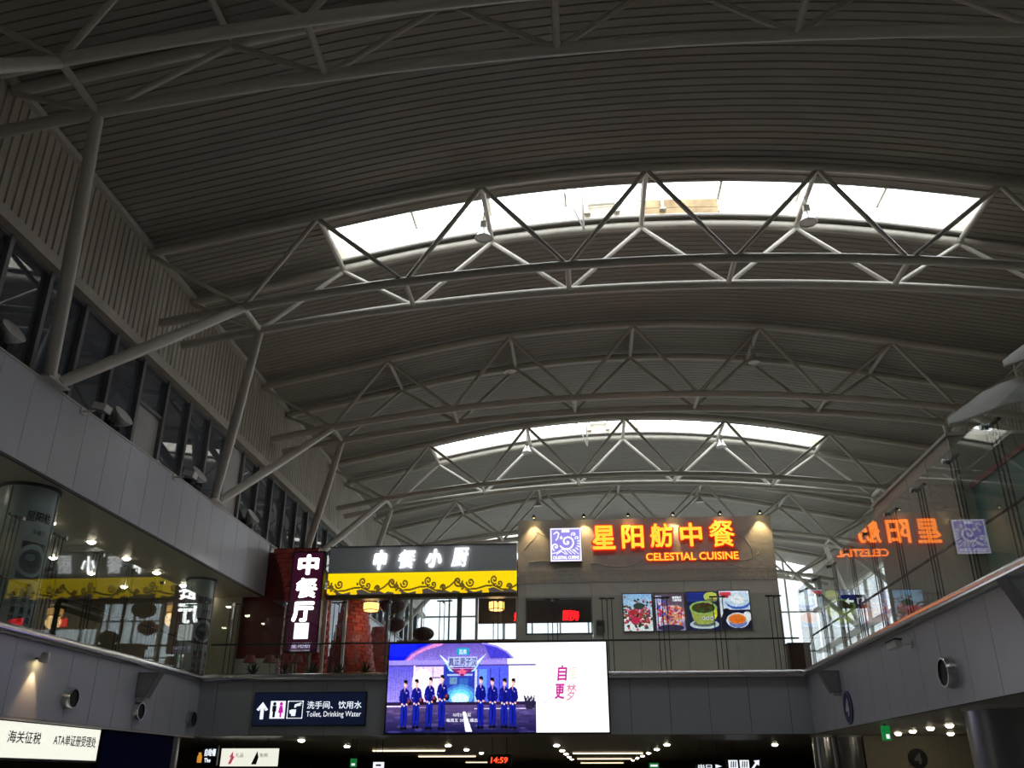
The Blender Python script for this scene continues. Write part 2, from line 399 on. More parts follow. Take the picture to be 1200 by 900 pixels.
# slanted props from the wall ledges
LEDGE = 8.82
VN = {-1: 'behind the camera', 0: 'beside the camera', 1: 'at the left photo edge', 2: 'mid-way along', 3: 'next to the red brick pier', 4: 'farther down', 5: 'far down'}
for side, xb, xn, lb in ((-1, WL + .32, BN[0], 'left'), (1, WR - .32, BN[5], 'right')):
    for k in range(0, 6):
        ym = yc(k) + BAY / 2
        t = thing('slanted_column', 'V-shaped pair of slanted steel tube props on the %s ledge, %s' % (lb, {0: 'nearest the camera', 1: 'second bay', 2: 'third bay', 3: 'fourth bay', 4: 'fifth bay', 5: 'sixth bay'}[k]), 'column', (xb, ym, LEDGE), 'slanted props along the walls')
        for d, yy in ((-1, yc(k) + BOTH), (1, yc(k + 1) - BOTH)):
            a = Vector((xb, ym + d * .22, LEDGE + .12)); b = Vector((xn, yy, zb(xn) - .05))
            MB().path([a, a.lerp(b, .5), b], [.15, .17, .13], 12).build('prop', M_STEEL, t, True)
        MB().box(xb - .16, xb + .16, ym - .45, ym + .45, LEDGE, LEDGE + .05).build('base_plate', M_STEEL, t)
        MB().prism([(-.38, 0), (.38, 0), (.28, .24), (-.28, .24)], (xb - .03, ym, LEDGE + .05), (0, 1, 0), (0, 0, 1), (1, 0, 0), .06).build('gusset', M_STEEL, t)

# high bay lamps hung under the trusses
M_HOOD = mat('aluminium_lamp_hood', (.66, .66, .64), .3, metal=.6)
LN = {1: 'nearest truss', 2: 'truss under the larger roof light', 3: 'truss between the roof lights', 4: 'truss under the smaller roof light', 5: 'far truss', 6: 'farthest truss'}
for k in range(1, 7):
    for x, sd in ((-2.92, 'left'), (7.3, 'right')):
        y = yc(k); z = zt(x) - .02
        t = thing('pendant_lamp', 'bell-shaped pendant lamp hung from the %s, %s one' % (LN[k], sd), 'lamp', (x, y, z - 1.0), 'high bay lamps')
        MB().tube((x, y, z), (x, y, z - .42), .03, 8).build('stem', M_STEEL, t)
        MB().box(x - .09, x + .09, y - .09, y + .09, z - .60, z - .36).build('ballast_box', M_STEEL, t)
        MB().lathe((x, y, z - .58), (0, 0, -1), [(0, .05), (.02, .1), (.14, .13), (.30, .22), (.40, .29), (.42, .28), (.38, .25), (.2, .15)], 20).build('hood', M_HOOD, t, True)
        MB().lathe((x, y, z - .90), (0, 0, -1), [(0, .0), (.0, .2), (.05, .24), (.07, .0)], 16).build('lens', M_WHITEP, t, True)
# hooks hanging under the two roof lights in view
for k, lb in ((2, 'larger'), (4, 'smaller')):
    x = .3; y = yc(k) + .3; t = thing('hanging_hook', 'V-shaped steel hanger below the %s roof light' % lb, 'hook', (x, y, 16.0))
    MB().tube((x, y, zd(x) + .55), (x, y, 16.25), .035, 8).build('rod', M_STEEL, t)
    MB().tube((x - .62, y, zd(x) + .5), (x - .02, y, 16.3), .028, 8).build('brace', M_WHITEP, t)
    MB().tube((x - .35, y, zd(x) + .6), (x, y, zd(x) + .1), .028, 8).build('brace', M_STEEL, t)

# ------------------------------------------------------------------ floors and slabs
fl = MB(); fl.box(-24, 24, Y0, 88, FLOOR - .2, FLOOR); fl.build('floor', M_FLOOR, label='polished stone floor of the lower hall', cat='floor', kind='structure')
def slab(name, x0, x1, y0, y1, label):
    o = MB(); o.box(x0, x1, y0, y1, MZ0 + .06, MZ1 - .03); return o.build(name, M_SOFF, label=label, cat='floor', kind='structure')
slab('floor_upper_left', -21, XL - .05, Y0, YF + .05, 'upper floor slab left of the well')
slab('floor_upper_front', -21, 22, YF + .05, 88, 'upper floor slab across the end of the well')
slab('floor_upper_right', XR + .05, 22, Y0, YF + .05, 'upper floor slab right of the well')
# suspended ceilings below the slabs
for nm, x0, x1, y0, y1, lb in (('ceiling_left_lower', -21, XL - .04, Y0, YF + .06, 'left'), ('ceiling_front_lower', -21, 22, YF + .06, 88, 'far'), ('ceiling_right_lower', XR + .04, 22, Y0, YF + .06, 'right')):
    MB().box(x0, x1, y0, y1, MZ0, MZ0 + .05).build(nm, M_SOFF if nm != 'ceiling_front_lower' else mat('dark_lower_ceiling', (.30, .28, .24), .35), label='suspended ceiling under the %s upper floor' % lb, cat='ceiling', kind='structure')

# ------------------------------------------------------------------ left wall: ledge, windows, ribbed sheet
HEAD = 11.6
def vcorr(mb, X, y0, y1, z0, z1f, s=1, pitch=.29, depth=.04):
    n = max(1, round((y1 - y0) / pitch)); p = (y1 - y0) / n; ys = []
    for i in range(n):
        b = y0 + i * p; ys += [(b, 0), (b + .70 * p, 0), (b + .76 * p, depth), (b + .94 * p, depth)]
    ys.append((y1, 0)); vs = []
    for yy, d in ys: vs += [(X - s * d, yy, z0), (X - s * d, yy, z1f)]
    mb.add(vs, [(2 * j, 2 * j + 1, 2 * j + 3, 2 * j + 2) if s > 0 else (2 * j, 2 * j + 2, 2 * j + 3, 2 * j + 1) for j in range(len(ys) - 1)])
for nm, X, s, lb in (('wall_left', WL, 1, 'left'), ('wall_right', WR, -1, 'right')):
    w = struct(nm, 'vertically ribbed metal sheet wall above the %s windows' % lb, 'wall')
    y = Y0
    while y < Y1 - .1:
        e = min(y + BAY / 2, Y1); mb = MB(); vcorr(mb, X, y + .01, e - .01, HEAD + .1, zd(X) + .05, s); mb.build('ribbed_sheet', M_CORR, w); y = e
    MB().box(min(X - s * .1, X - s * .2), max(X - s * .1, X - s * .2), Y0, Y1, HEAD, zd(X) + .3).build('backing', M_JOINT, w)
    # light angle where sheet and roof meet, head ledge over the windows
    i = 1 if s > 0 else 4
    a, b = sorted((X - s * .05, X + s * .16))
    MB().box(a, b, Y0, Y1, zd(X) - .2, zd(X) - .03).build('trim_%d' % i, M_TRIM, label='pale metal angle along the %s eaves' % lb, cat='trim', kind='structure')
    a, b = sorted((X - s * .1, X + s * .3))
    MB().box(a, b, Y0, Y1, HEAD, HEAD + .3).build('trim_%d' % (i + 1), M_CORR, label='boxed ledge over the %s clerestory windows' % lb, cat='trim', kind='structure')
# clerestory windows on the left, 1.68 m apart
WY = []; y = 18.14 - 1.68 * 18
while y < Y1 - 1.7: WY.append(y); y += 1.68
nv = 0
M_BLIND = mat('grey_blind_panel', (.42, .40, .38), .6, var=.12, scale=1.5)
for i, y in enumerate(WY):
    j = round((y - 18.14) / 1.68)
    w = thing('window_%d' % (i + 1), '%s clerestory window of dark glass on the left wall, counted from behind the camera' % nth(i), 'window', (WL, y + .84, LEDGE), kind='structure')
    X = WL
    MB().box(X - .12, X + .10, y - .07, y + .07, LEDGE, HEAD).build('mullion', M_FRAME, w)
    MB().box(X - .12, X + .06, y + .07, y + 1.61, HEAD - .09, HEAD).build('head_rail', M_FRAME, w)
    MB().box(X - .12, X + .06, y + .07, y + 1.61, LEDGE, LEDGE + .08).build('sill_rail', M_FRAME, w)
    if j == 3:
        MB().box(X - .12, X + .06, y + .07, y + 1.61, 10.25, 10.35).build('transom', M_FRAME, w)
        MB().box(X - .06, X - .02, y + .07, y + 1.61, LEDGE + .08, 10.25).build('blind_panel', M_BLIND, w)
        MB().box(X - .05, X - .04, y + .07, y + 1.61, 10.35, HEAD - .09).build('pane', M_WINDOW, w)
    elif j == 7:
        MB().box(X - .06, X - .02, y + .07, y + 1.61, LEDGE + .08, HEAD - .09).build('blind_panel', M_BLIND, w)
    else:
        MB().box(X - .05, X - .04, y + .07, y + 1.61, LEDGE + .08, HEAD - .09).build('pane', M_WINDOW, w)
# dim loft behind these windows
lf = struct('wall_left_loft', 'dim grey loft seen through the left clerestory windows', 'wall')
MB().box(-18.2, -18, Y0, Y1, 6.8, 12.4).build('back', mat('loft_grey', (.30, .33, .38), .6), lf)
MB().box(-18, WL - .2, Y0, Y1, 12.2, 12.4).build('loft_ceiling', mat('loft_grey', ()), lf)
MB().box(-18, WL - .2, 34.9, Y1, 8.4, 8.6).build('loft_floor', mat('loft_grey', ()), lf)

# panelled fascias: flush boards with open joints on a dark backing
def fascia(name, label, P0, u, n, lo, hi, seams, m, th=.03):
    """P0 = (x,y) of axis start; u = direction along the face (unit, xy); n = outward normal (xy); seams = distances along u"""
    f = struct(name, label, 'wall'); u = Vector((*u, 0)); n = Vector((*n, 0)); P = Vector((*P0, 0))
    cache = {}
    for a, b in zip(seams[:-1], seams[1:]):
        wd = round(b - a, 3); key = wd
        if key not in cache:
            q = MB(); q.obox((0, 0, 0), u, (0, 0, 1), n, wd / 2 - .008, (hi - lo) / 2 - .004, th / 2); cache[key] = q.mesh('fascia_panel', m)
        link('fascia_panel', cache[key], f, loc=P + u * ((a + b) / 2) + Vector((0, 0, (lo + hi) / 2)) - n * (th / 2))
    L = seams[-1] - seams[0]
    q = MB(); q.obox(P + u * (seams[0] + L / 2) + Vector((0, 0, (lo + hi) / 2)) - n * (th + .04), u, (0, 0, 1), n, L / 2, (hi - lo) / 2, .035); q.build('backing', M_JOINT, f)
    return f
def seamlist(start, end, ref, step):
    s = ref - math.ceil((ref - start) / step) * step; r = []
    while s < end - .05:
        if s > start + .05: r.append(s)
        s += step
    return [start] + r + [end]
BK0, BK1, BKE = 6.67, 8.78, 34.9
fascia('wall_left_bulkhead', 'white metal panelled bulkhead below the left windows', (XL, 0), (0, 1), (1, 0), BK0, BK1, seamlist(Y0, BKE, 18.16, 1.2), M_PANEL)
bw = struct('wall_left_bulkhead_end', 'end face, top ledge and soffit of the left bulkhead', 'wall')
MB().box(WL - .3, XL, BKE, BKE + .04, BK0, BK1).build('end_panel', M_PANEL, bw)
MB().box(WL - .3, XL + .02, Y0, Y1, BK1, LEDGE).build('ledge_cap', M_TRIM, bw)
MB().box(WL - .28, XL - .1, BKE + .5, Y1, MZ1, BK1).build('lower_wall', M_PANEL, bw)
MB().box(-21, XL - .02, Y0, BKE, BK0 - .03, BK0).build('ceiling_left_soffit', M_SOFF, label='grey-green soffit over the left gallery', cat='ceiling', kind='structure')
MB().box(XL - .05, XL + .012, Y0, BKE, BK0 - .07, BK0 - .005).build('trim_7', M_JOINT, label='dark strip under the left bulkhead', cat='trim', kind='structure')  # thin strip in the joint colour along the bulkhead's lower edge
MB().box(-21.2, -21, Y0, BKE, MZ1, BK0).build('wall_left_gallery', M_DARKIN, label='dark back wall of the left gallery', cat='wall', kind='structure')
MB().box(-21, -13.75, BKE - .1, BKE, MZ1, BK0).build('wall_gallery_end', M_BEIGE, label='dull beige end wall of the left gallery', cat='wall', kind='structure')

FZ0, FZ1 = MZ0, 2.92
fascia('wall_left_lower', 'grey-white panelled floor edge left of the well', (XL, 0), (0, 1), (1, 0), FZ0, FZ1, seamlist(Y0, YF, 22.1, 1.2), M_PANEL)
fascia('wall_right_lower', 'grey-white panelled floor edge right of the well', (XR, YF), (0, -1), (-1, 0), FZ0, FZ1, seamlist(0, YF - Y0, YF - 24.68, 1.22), M_PANEL)
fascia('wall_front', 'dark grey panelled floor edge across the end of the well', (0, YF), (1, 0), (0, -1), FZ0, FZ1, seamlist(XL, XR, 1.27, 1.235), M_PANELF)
# rounded stainless nosing on the three edges
def nosing(name, a, b, n, label):
    a, b, n = Vector(a), Vector(b), Vector(n); prof = []
    for i in range(9):
        t = -math.pi / 2 + math.pi * i / 8; prof.append((.06 + .09 * math.cos(t), .12 * math.sin(t)))
    prof += [(-.12, .12), (-.12, -.12)]
    mb = MB(); N = len(prof)
    vs = [p + n * h + Vector((0, 0, z)) for p in (a, b) for h, z in prof]
    mb.add(vs, [tuple(range(N - 1, -1, -1)), tuple(range(N, 2 * N))] + [(i, (i + 1) % N, (i + 1) % N + N, i + N) for i in range(N)])
    mb.build(name, M_INOX, smooth=True, label=label, cat='trim', kind='structure')
NZ = 3.04
nosing('trim_8', (XL, Y0, NZ), (XL, YF, NZ), (1, 0, 0), 'rounded stainless nosing along the left floor edge')
nosing('trim_9', (XL + .12, YF, NZ), (XR - .12, YF, NZ), (0, -1, 0), 'rounded stainless nosing along the front floor edge')
nosing('trim_10', (XR, Y0, NZ), (XR, YF, NZ), (-1, 0, 0), 'rounded stainless nosing along the right floor edge')
MB().box(XL - .2, XL + .005, Y0, YF, FZ0 - .05, FZ0 - .005).build('trim_11', M_TRIM, label='pale lower lip of the left floor edge', cat='trim', kind='structure')

# gable and right glazing: daylight
gb = struct('wall_gable', 'glazed gable wall at the far end of the hall', 'wall')
for i in range(14):
    x0 = WL + (WR - WL) * i / 14; x1 = WL + (WR - WL) * (i + 1) / 14
    MB().box(x0 - .06, x0 + .06, Y1 - .1, Y1 + .1, MZ1, zd(x0) + .1).build('mullion', M_STEEL, gb)
    for j in range(5):
        za = MZ1 + j * 2.9; zb_ = min(za + 2.9, zd((x0 + x1) / 2))
        q = MB(); q.box(x0 + .06, x1 - .06, Y1 - .02, Y1 + .02, za + .06, zb_); q.build('pane', M_TINT, gb)
for j in range(5): MB().box(WL, WR, Y1 - .08, Y1 + .08, MZ1 + j * 2.9 - .06, MZ1 + j * 2.9 + .06).build('transom', M_STEEL, gb)
y = Y0; n = 0
while y < Y1 - .1:
    e = y + (Y1 - Y0) / 26; glz = y > 43
    w = thing('window_%d' % (len(WY) + 1 + n), '%s bay of the right long wall, %s' % (nth(n), 'glazed to daylight' if glz else 'closed with grey boarding'), 'window', (WR, (y + e) / 2, MZ1), kind='structure')
    MB().box(WR - .1, WR + .12, y - .07, y + .07, MZ1, HEAD).build('mullion', M_STEEL, w)
    for za, zb_ in ((MZ1, 5.8), (5.8, 8.7), (8.7, HEAD)):
        MB().box(WR - .02, WR + .02, y + .07, e - .07, za + .05, zb_ - .05).build('pane', M_TINT if glz else M_GREYW, w)
        MB().box(WR - .06, WR + .08, y + .07, e - .07, za - .05, za + .05).build('transom', M_STEEL, w)
    y = e; n += 1
MB().box(WR - .5, WR - .1, Y0, Y1, LEDGE - .2, LEDGE).build('trim_12', M_TRIM, label='ledge along the right wall carrying the props', cat='trim', kind='structure')
for nm, lc, rt, sx, sy in (('gable_portal', (XC, Y1 + .3, 10), (-math.pi / 2, 0, 0), WR - WL, 14), ('side_portal', (WR + .3, 57, 7.3), (0, math.pi / 2, 0), 8.6, 27)):
    a = bpy.data.lights.new(nm, 'AREA'); a.shape = 'RECTANGLE'; a.size = sx; a.size_y = sy; a.cycles.is_portal = True
    ao = bpy.data.objects.new(nm, a); COL.objects.link(ao); ao.location = lc; ao.rotation_euler = rt; ao['kind'] = 'helper'
bk = struct('wall_back', 'closed end wall behind the camera', 'wall'); MB().box(-22, 22, Y0 - .3, Y0, FLOOR, 18).build('board', M_GREYW, bk)
lw = struct('wall_lower', 'dark walls of the lower hall', 'wall')
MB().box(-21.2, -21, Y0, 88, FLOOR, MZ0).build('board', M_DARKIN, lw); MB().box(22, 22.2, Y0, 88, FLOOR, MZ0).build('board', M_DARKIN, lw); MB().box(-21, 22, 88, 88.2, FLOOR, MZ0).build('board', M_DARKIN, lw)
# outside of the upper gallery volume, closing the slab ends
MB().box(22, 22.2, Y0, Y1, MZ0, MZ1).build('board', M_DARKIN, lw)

# ------------------------------------------------------------------ glass screens on the edges
def screen(name, label, P0, P1, n, posts, handrail=True, top=GT, hlab=None):
    P0, P1, n = Vector(P0), Vector(P1), Vector(n); u = (P1 - P0).normalized(); L = (P1 - P0).length
    s = thing(name, label, 'glass screen', (*((P0 + P1) / 2).xy, NZ + .12), 'glass screens around the well')
    z0 = NZ + .12; z1 = top
    cut = [0] + sorted(posts) + [L]; cut = [c for i, c in enumerate(cut) if i == 0 or c - cut[i - 1] > .1]
    for a, b in zip(cut[:-1], cut[1:]):
        q = MB(); q.obox(P0 + u * ((a + b) / 2) + Vector((0, 0, (z0 + z1) / 2)), u, (0, 0, 1), n, (b - a) / 2 - .012, (z1 - z0) / 2, .008)
        q.build('glass_panel', M_GLASS, s)
    for p in posts:
        c = P0 + u * p - n * .14
        pt = MB()
        for d in (-.16, 0, .16): pt.tube(c + u * d + Vector((0, 0, z0)), c + u * d + Vector((0, 0, z1 - .1)), .014, 6)
        po = pt.build('post', M_ROD, s)
        q = MB(); q.obox(c + Vector((0, 0, z1 - .08)), u, (0, 0, 1), n, .26, .022, .03); q.build('top_clamp', M_ROD, po)
        q = MB(); q.tube(c + Vector((0, 0, z1 - .08)), c + n * .18 + Vector((0, 0, z1 - .14)), .03, 8); q.lathe(c + n * .16 + Vector((0, 0, z1 - .14)), n, [(0, .0), (0, .05), (.05, .05), (.05, 0)], 10); q.build('glass_bolt', M_INOX, po)
    if handrail:
        q = MB(); q.tube(P0 - n * .3 + Vector((0, 0, 4.18)), P1 - n * .3 + Vector((0, 0, 4.18)), .03, 8); q.build('handrail', M_ROD, s)
    return s
screen('glass_screen', 'tall clear glass screen above the left floor edge', (XL - .02, Y0, 0), (XL - .02, YF, 0), (1, 0, 0), [y - Y0 for y in (20.71 + 1.83 * i for i in range(-17, 6)) if Y0 < y < YF])
screen('glass_screen', 'tall clear glass screen above the front floor edge', (XL, YF + .12, 0), (XR, YF + .12, 0), (0, -1, 0), [x - XL for x in (.66 + 1.83 * i for i in range(-7, 4)) if XL + .2 < x < XR - .2])
screen('glass_screen', 'tall clear glass screen above the right floor edge', (XR + .02, YF, 0), (XR + .02, Y0, 0), (-1, 0, 0), [YF - y for y in (14.74 + 1.83 * i for i in range(-14, 9)) if Y0 < y < YF], top=5.62)

# ------------------------------------------------------------------ lettered restaurant wall
EX, EY, EZ = Vector((1, 0, 0)), Vector((0, 1, 0)), Vector((0, 0, 1))
YS = 34.3
def px(x, Y=YS): return PY(x, 690, Y).x
def pz(y, Y=YS, x=700): return PY(x, y, Y).z
wx0, wx1, wtop = -2.64, 7.22, 9.36
bz0, bz1 = pz(683), pz(669)
ox0, ox1, oz0, oz1 = px(616), px(693), pz(743), pz(700)
M_RELIEF = mat('grey_relief_plaster', (.62, .57, .51), .7, var=.1, scale=1.5, bump=.9, bscale=3.0)
rw = thing('restaurant_wall', 'tall grey restaurant wall with relief plaster under gold lettering', 'wall', (2.3, YS, MZ1))
MB().box(wx0, wx1, YS, YS + .3, bz1, wtop).build('relief_field', M_RELIEF, rw)
MB().box(wx0, wx1, YS + .02, YS + .3, bz0, bz1).build('ornament_band', M_GREYW, rw)
n = 26; tw = (wx1 - wx0) / n; tm = MB(); h = (bz1 - bz0) / 2
tm.box(-tw / 2 + .015, tw / 2 - .015, -.012, .02, -h + .02, h - .02)
for a in (.11, .055): tm.box(-a - .014, a + .014, -.024, -.01, a - .014, a + .014); tm.box(-a - .014, a + .014, -.024, -.01, -a - .014, -a + .014); tm.box(-a - .014, -a + .014, -.024, -.01, -a, a); tm.box(a - .014, a + .014, -.024, -.01, -a, a)
tmesh = tm.mesh('ornament_tile', M_RELIEF)
for i in range(n): link('ornament_tile', tmesh, rw, loc=(wx0 + tw * (i + .5), YS, (bz0 + bz1) / 2))
segs = [(wx0, ox0, MZ1, bz0), (ox0, ox1, oz1, bz0), (ox0, ox1, MZ1, oz0)]
xs = [ox1] + [ox1 + (wx1 - ox1) * (i + 1) / 4 for i in range(4)]
segs += [(a, b, MZ1, bz0) for a, b in zip(xs[:-1], xs[1:])]
for a, b, c, d in segs: MB().box(a + .006, b - .006, YS, YS + .28, c, d - .006).build('wall_panel', M_GREYW, rw)
# branches modelled in the plaster
rb = MB(); rnd = random.Random(3)
for sx, sz, ln, dr in ((-2.2, 7.7, 2.6, .25), (-2.4, 8.2, 1.4, .6), (.2, 7.6, 3.4, .12), (2.4, 7.75, 3.6, .1), (5.2, 8.0, 1.8, .3), (-1.9, 8.9, 1.2, -.6), (4.4, 7.6, 2.4, .05), (5.9, 8.6, 1.2, -.2)):
    pts = [Vector((sx, YS, sz))]; ang = dr
    for i in range(12):
        ang += rnd.uniform(-.35, .35); pts.append(pts[-1] + Vector((math.cos(ang), 0, math.sin(ang))) * (ln / 12))
    pts = [p for p in pts if wx0 + .1 < p.x < wx1 - .1 and bz1 + .05 < p.z < wtop - .1]
    if len(pts) > 2: rb.path(pts, [.035 * (1 - .6 * i / len(pts)) for i in range(len(pts))], 6)
rb.build('relief_branches', M_RELIEF, rw)
wf = MB(); a = .05
for (p, q, r, s) in ((ox0, ox1, oz1 - a, oz1), (ox0, ox1, oz0, oz0 + a), (ox0, ox0 + a, oz0, oz1), (ox1 - a, ox1, oz0, oz1)): wf.box(p, q, YS - .02, YS + .1, r, s)
wf.build('window_frame', M_FRAME, rw)
MB().box(ox0 + a, ox1 - a, YS + .1, YS + .112, oz0 + a, oz1 - a).build('pane', M_GLAZE, rw)
# gold lettering
sg = thing('sign_letters', 'gold lit restaurant name in raised red-edged letters, with a smaller line below', 'sign', (2.8, YS - .1, 8.7))
for ch, a, b, c, d in (('星', 696, 724, 617, 645.5), ('阳', 731, 758, 617, 645), ('舫', 765, 793, 616, 644.5), ('中', 801, 828, 616, 644), ('餐', 836, 867, 613.5, 645)):
    hv = .5 if ch == '餐' else 1
    c0 = Vector(((px(a) + px(b)) / 2, YS - .10, (pz(c) + pz(d)) / 2)); w_, h_ = px(b) - px(a), pz(c) - pz(d)
    l = lettering('letter', ch, c0, EX, EZ, w_ + .06, h_ + .06, M_LETTERS, sg, depth=.06, bold=.035 * hv)
    lettering('letter_face', ch, c0 - EY * .075, EX, EZ, w_ - .02, h_ - .02, M_LETTER, l, bold=.028 * hv)
c0 = Vector(((px(759) + px(869)) / 2, YS - .06, (pz(650) + pz(659)) / 2))
l = lettering('name_line', 'CELESTIAL CUISINE', c0, EX, EZ, px(869) - px(759) + .03, pz(650) - pz(659) + .03, M_LETTERS, sg, depth=.035, bold=.035)
lettering('name_line_face', 'CELESTIAL CUISINE', c0 - EY * .045, EX, EZ, px(869) - px(759), pz(650) - pz(659), M_LETTER, l, bold=.02)
# logo box
lp = Pic(96, 104, (.93, .92, 1.0)); V = (.56, .52, .86); Wt = (.97, .97, 1)
lp.rect(.05, .045, .95, .955, V)
def spiral(p, cx, cy, r, turns, wd, c, a0=0, d=1):
    pts = [(cx + r * (1 - t / 40) * math.cos(a0 + d * turns * 2 * math.pi * t / 40), cy + r * .923 * (1 - t / 40) * math.sin(a0 + d * turns * 2 * math.pi * t / 40)) for t in range(41)]
    p.line(pts, wd, c)
spiral(lp, .55, .42, .26, 1.6, .055, Wt, 2.6, -1); spiral(lp, .17, .56, .12, 1.3, .045, Wt, 2.0, 1)
spiral(lp, .76, .2, .08, 1.2, .035, Wt, 2.6, 1); spiral(lp, .87, .31, .07, 1.2, .03, Wt, 2.6, 1)
lp.line([(.13, .17), (.22, .11), (.28, .17), (.24, .30), (.19, .36)], .045, Wt)
lp.poly([(.33, .27), (.36, .22), (.38, .27), (.43, .28), (.39, .31), (.40, .36), (.36, .33), (.31, .35), (.33, .31), (.29, .28)], Wt)
for i in range(5): a = .35 + i * .28; lp.line([(.60 + .29 * math.cos(a - .5), .44 + .26 * math.sin(a - .5)), (.60 + .38 * math.cos(a - .5), .44 + .34 * math.sin(a - .5))], .04, Wt)
lp.line([(.06, .76), (.2, .74), (.35, .66), (.45, .62)], .035, Wt)
for i in range(4): lp.line([(.40 + i * .1, .62 + .01 * i), (.55 + i * .12, .79)], .028, Wt)
lp.line([(.2, .79), (.35, .7), (.5, .79)], .03, Wt)
lx0, lx1, lz0, lz1 = px(646), px(683), pz(658.5), pz(619.5)
lg = thing('logo_box', 'violet lit square emblem box with white swirl, left of the gold lettering', 'sign', ((lx0 + lx1) / 2, YS - .15, lz0))
MB().box(lx0 - .02, lx1 + .02, YS - .2, YS - .036, lz0 - .02, lz1 + .02).build('case', M_BLACK, lg)
lp.build('emblem', (lx0, YS - .203, lz0), EX, EZ, lx1 - lx0, lz1 - lz0, M_LOGO, lg)
M_LOGOT = mat('emblem_lettering', (.9, .9, .95), .4, emit=(.95, .95, 1), es=1.2)
lettering('emblem_text', 'CELESTIAL CUISINE', ((lx0 + lx1) / 2, YS - .206, lz0 + (lz1 - lz0) * .115), EX, EZ, (lx1 - lx0) * .84, .12, M_LOGOT, lg, bold=.03)
lettering('emblem_text', '星阳舫', ((lx0 + lx1) / 2, YS - .206, lz0 + (lz1 - lz0) * .905), EX, EZ, .32, .11, M_LOGOT, lg, bold=.03)
# six small spotlights along the top edge
for i, x in enumerate((627, 687, 740, 794, 851, 899)):
    X = px(x); z = wtop + .02; tl = ['far left', 'second from left', 'third from left', 'third from right', 'second from right', 'far right'][i]
    t = thing('sign_spotlight', 'warm spotlight on top of the lettered wall, %s of six' % tl, 'spotlight', (X, YS, wtop), 'spotlights over the gold lettering')
    MB().path([(X, YS + .15, wtop), (X, YS + .15, z + .12), (X, YS - .3, z + .12)], .018, 6).build('arm', M_BLACK, t)
    MB().lathe((X, YS - .34, z + .12), (0, .35, -1), [(0, .02), (.03, .05), (.12, .09), (.12, .08), (.05, .04)], 14).build('hood', M_BLACK, t, True)
    MB().lathe((X, YS - .305, z + .02), (0, .35, -1), [(0, 0), (0, .07), (.01, .07), (.03, 0)], 12).build('lens', M_WARM, t)
    a = bpy.data.lights.new('sign_spot', 'SPOT'); a.energy = 70; a.color = (1, .72, .33); a.spot_size = math.radians(75); a.spot_blend = .6; a.shadow_soft_size = .05
    ao = bpy.data.objects.new('sign_spot', a); COL.objects.link(ao); ao.parent = t; ao.location = (0, -.29, .0); ao.rotation_euler = (math.radians(14), 0, 0)
# backlit dish posters
def dish1():
    p = Pic(60, 76, (.72, .82, .9)); p.grad(p.Y < 2, (.55, .72, .9), (.92, .95, .96), 0, 1); r = np.random.RandomState(1)
    p.ell(.5, .72, .48, .2, (.93, .95, .96))
    for i in range(280):
        a, b = r.normal(.5, .24), r.normal(.58, .17)
        p.ell(a, b, .045, .03, [(.12, .2, .12), (.2, .24, .22), (.75, .15, .25), (.6, .35, .2), (.3, .32, .34), (.85, .3, .4)][r.randint(6)])
    p.ell(.4, .72, .16, .1, (.78, .18, .32)); p.ell(.33, .5, .12, .07, (.7, .16, .2)); p.ell(.55, .33, .2, .09, (.2, .26, .24)); return p
def dish2():
    p = Pic(60, 76, (.45, .36, .55)); p.grad(p.Y < 2, (.32, .26, .3), (.55, .5, .7), 0, 1); r = np.random.RandomState(2)
    p.rect(0, .05, .22, .95, (.75, .75, .92)); p.ell(.55, .6, .5, .28, (.78, .7, .8))
    for i in range(170):
        a, b = r.normal(.55, .22), r.normal(.6, .13)
        p.ell(a, b, .045, .035, [(.85, .35, .2), (.8, .2, .3), (.9, .6, .35), (.55, .25, .4), (.9, .75, .7)][r.randint(5)])
    for i in range(40): p.ell(r.uniform(.02, .3), r.uniform(.2, .95), .05, .04, [(.85, .2, .3), (.3, .3, .75), (.9, .85, .95)][r.randint(3)])
    for i in range(4): p.line([(.14 + i * .09, .03), (.18 + i * .09, .97)], .015, (.3, .25, .5))
    p.ell(.5, .93, .45, .09, (.2, .18, .28)); return p
def dish3():
    p = Pic(60, 76, (.1, .12, .3)); p.rect(0, 0, .6, .25, (.12, .18, .5)); p.ell(.8, .12, .24, .12, (.75, .78, .35)); p.ell(.8, .22, .2, .05, (.5, .5, .3))
    p.ell(.52, .86, .48, .12, (.75, .8, .82)); p.ell(.52, .84, .38, .08, (.35, .4, .4)); p.poly([(.08, .42), (.95, .42), (.86, .78), (.68, .86), (.34, .86), (.17, .76)], (.62, .66, .3))
    p.ell(.52, .42, .46, .18, (.55, .68, .38)); p.ell(.52, .42, .38, .14, (.22, .24, .1)); r = np.random.RandomState(3)
    for i in range(60): p.ell(np.clip(r.normal(.52, .15), .2, .84), np.clip(r.normal(.42, .05), .31, .53), .05, .03, [(.2, .35, .12), (.3, .12, .1), (.38, .16, .16), (.14, .2, .08)][r.randint(4)])
    for i in range(3): p.ell(.5 + i * .14, .7, .05, .045, (.85, .86, .9)); p.ell(.5 + i * .14, .7, .03, .028, (.2, .25, .6))
    p.poly([(.86, .5), (.97, .42), (.97, .62), (.88, .74)], (.85, .82, .15)); return p
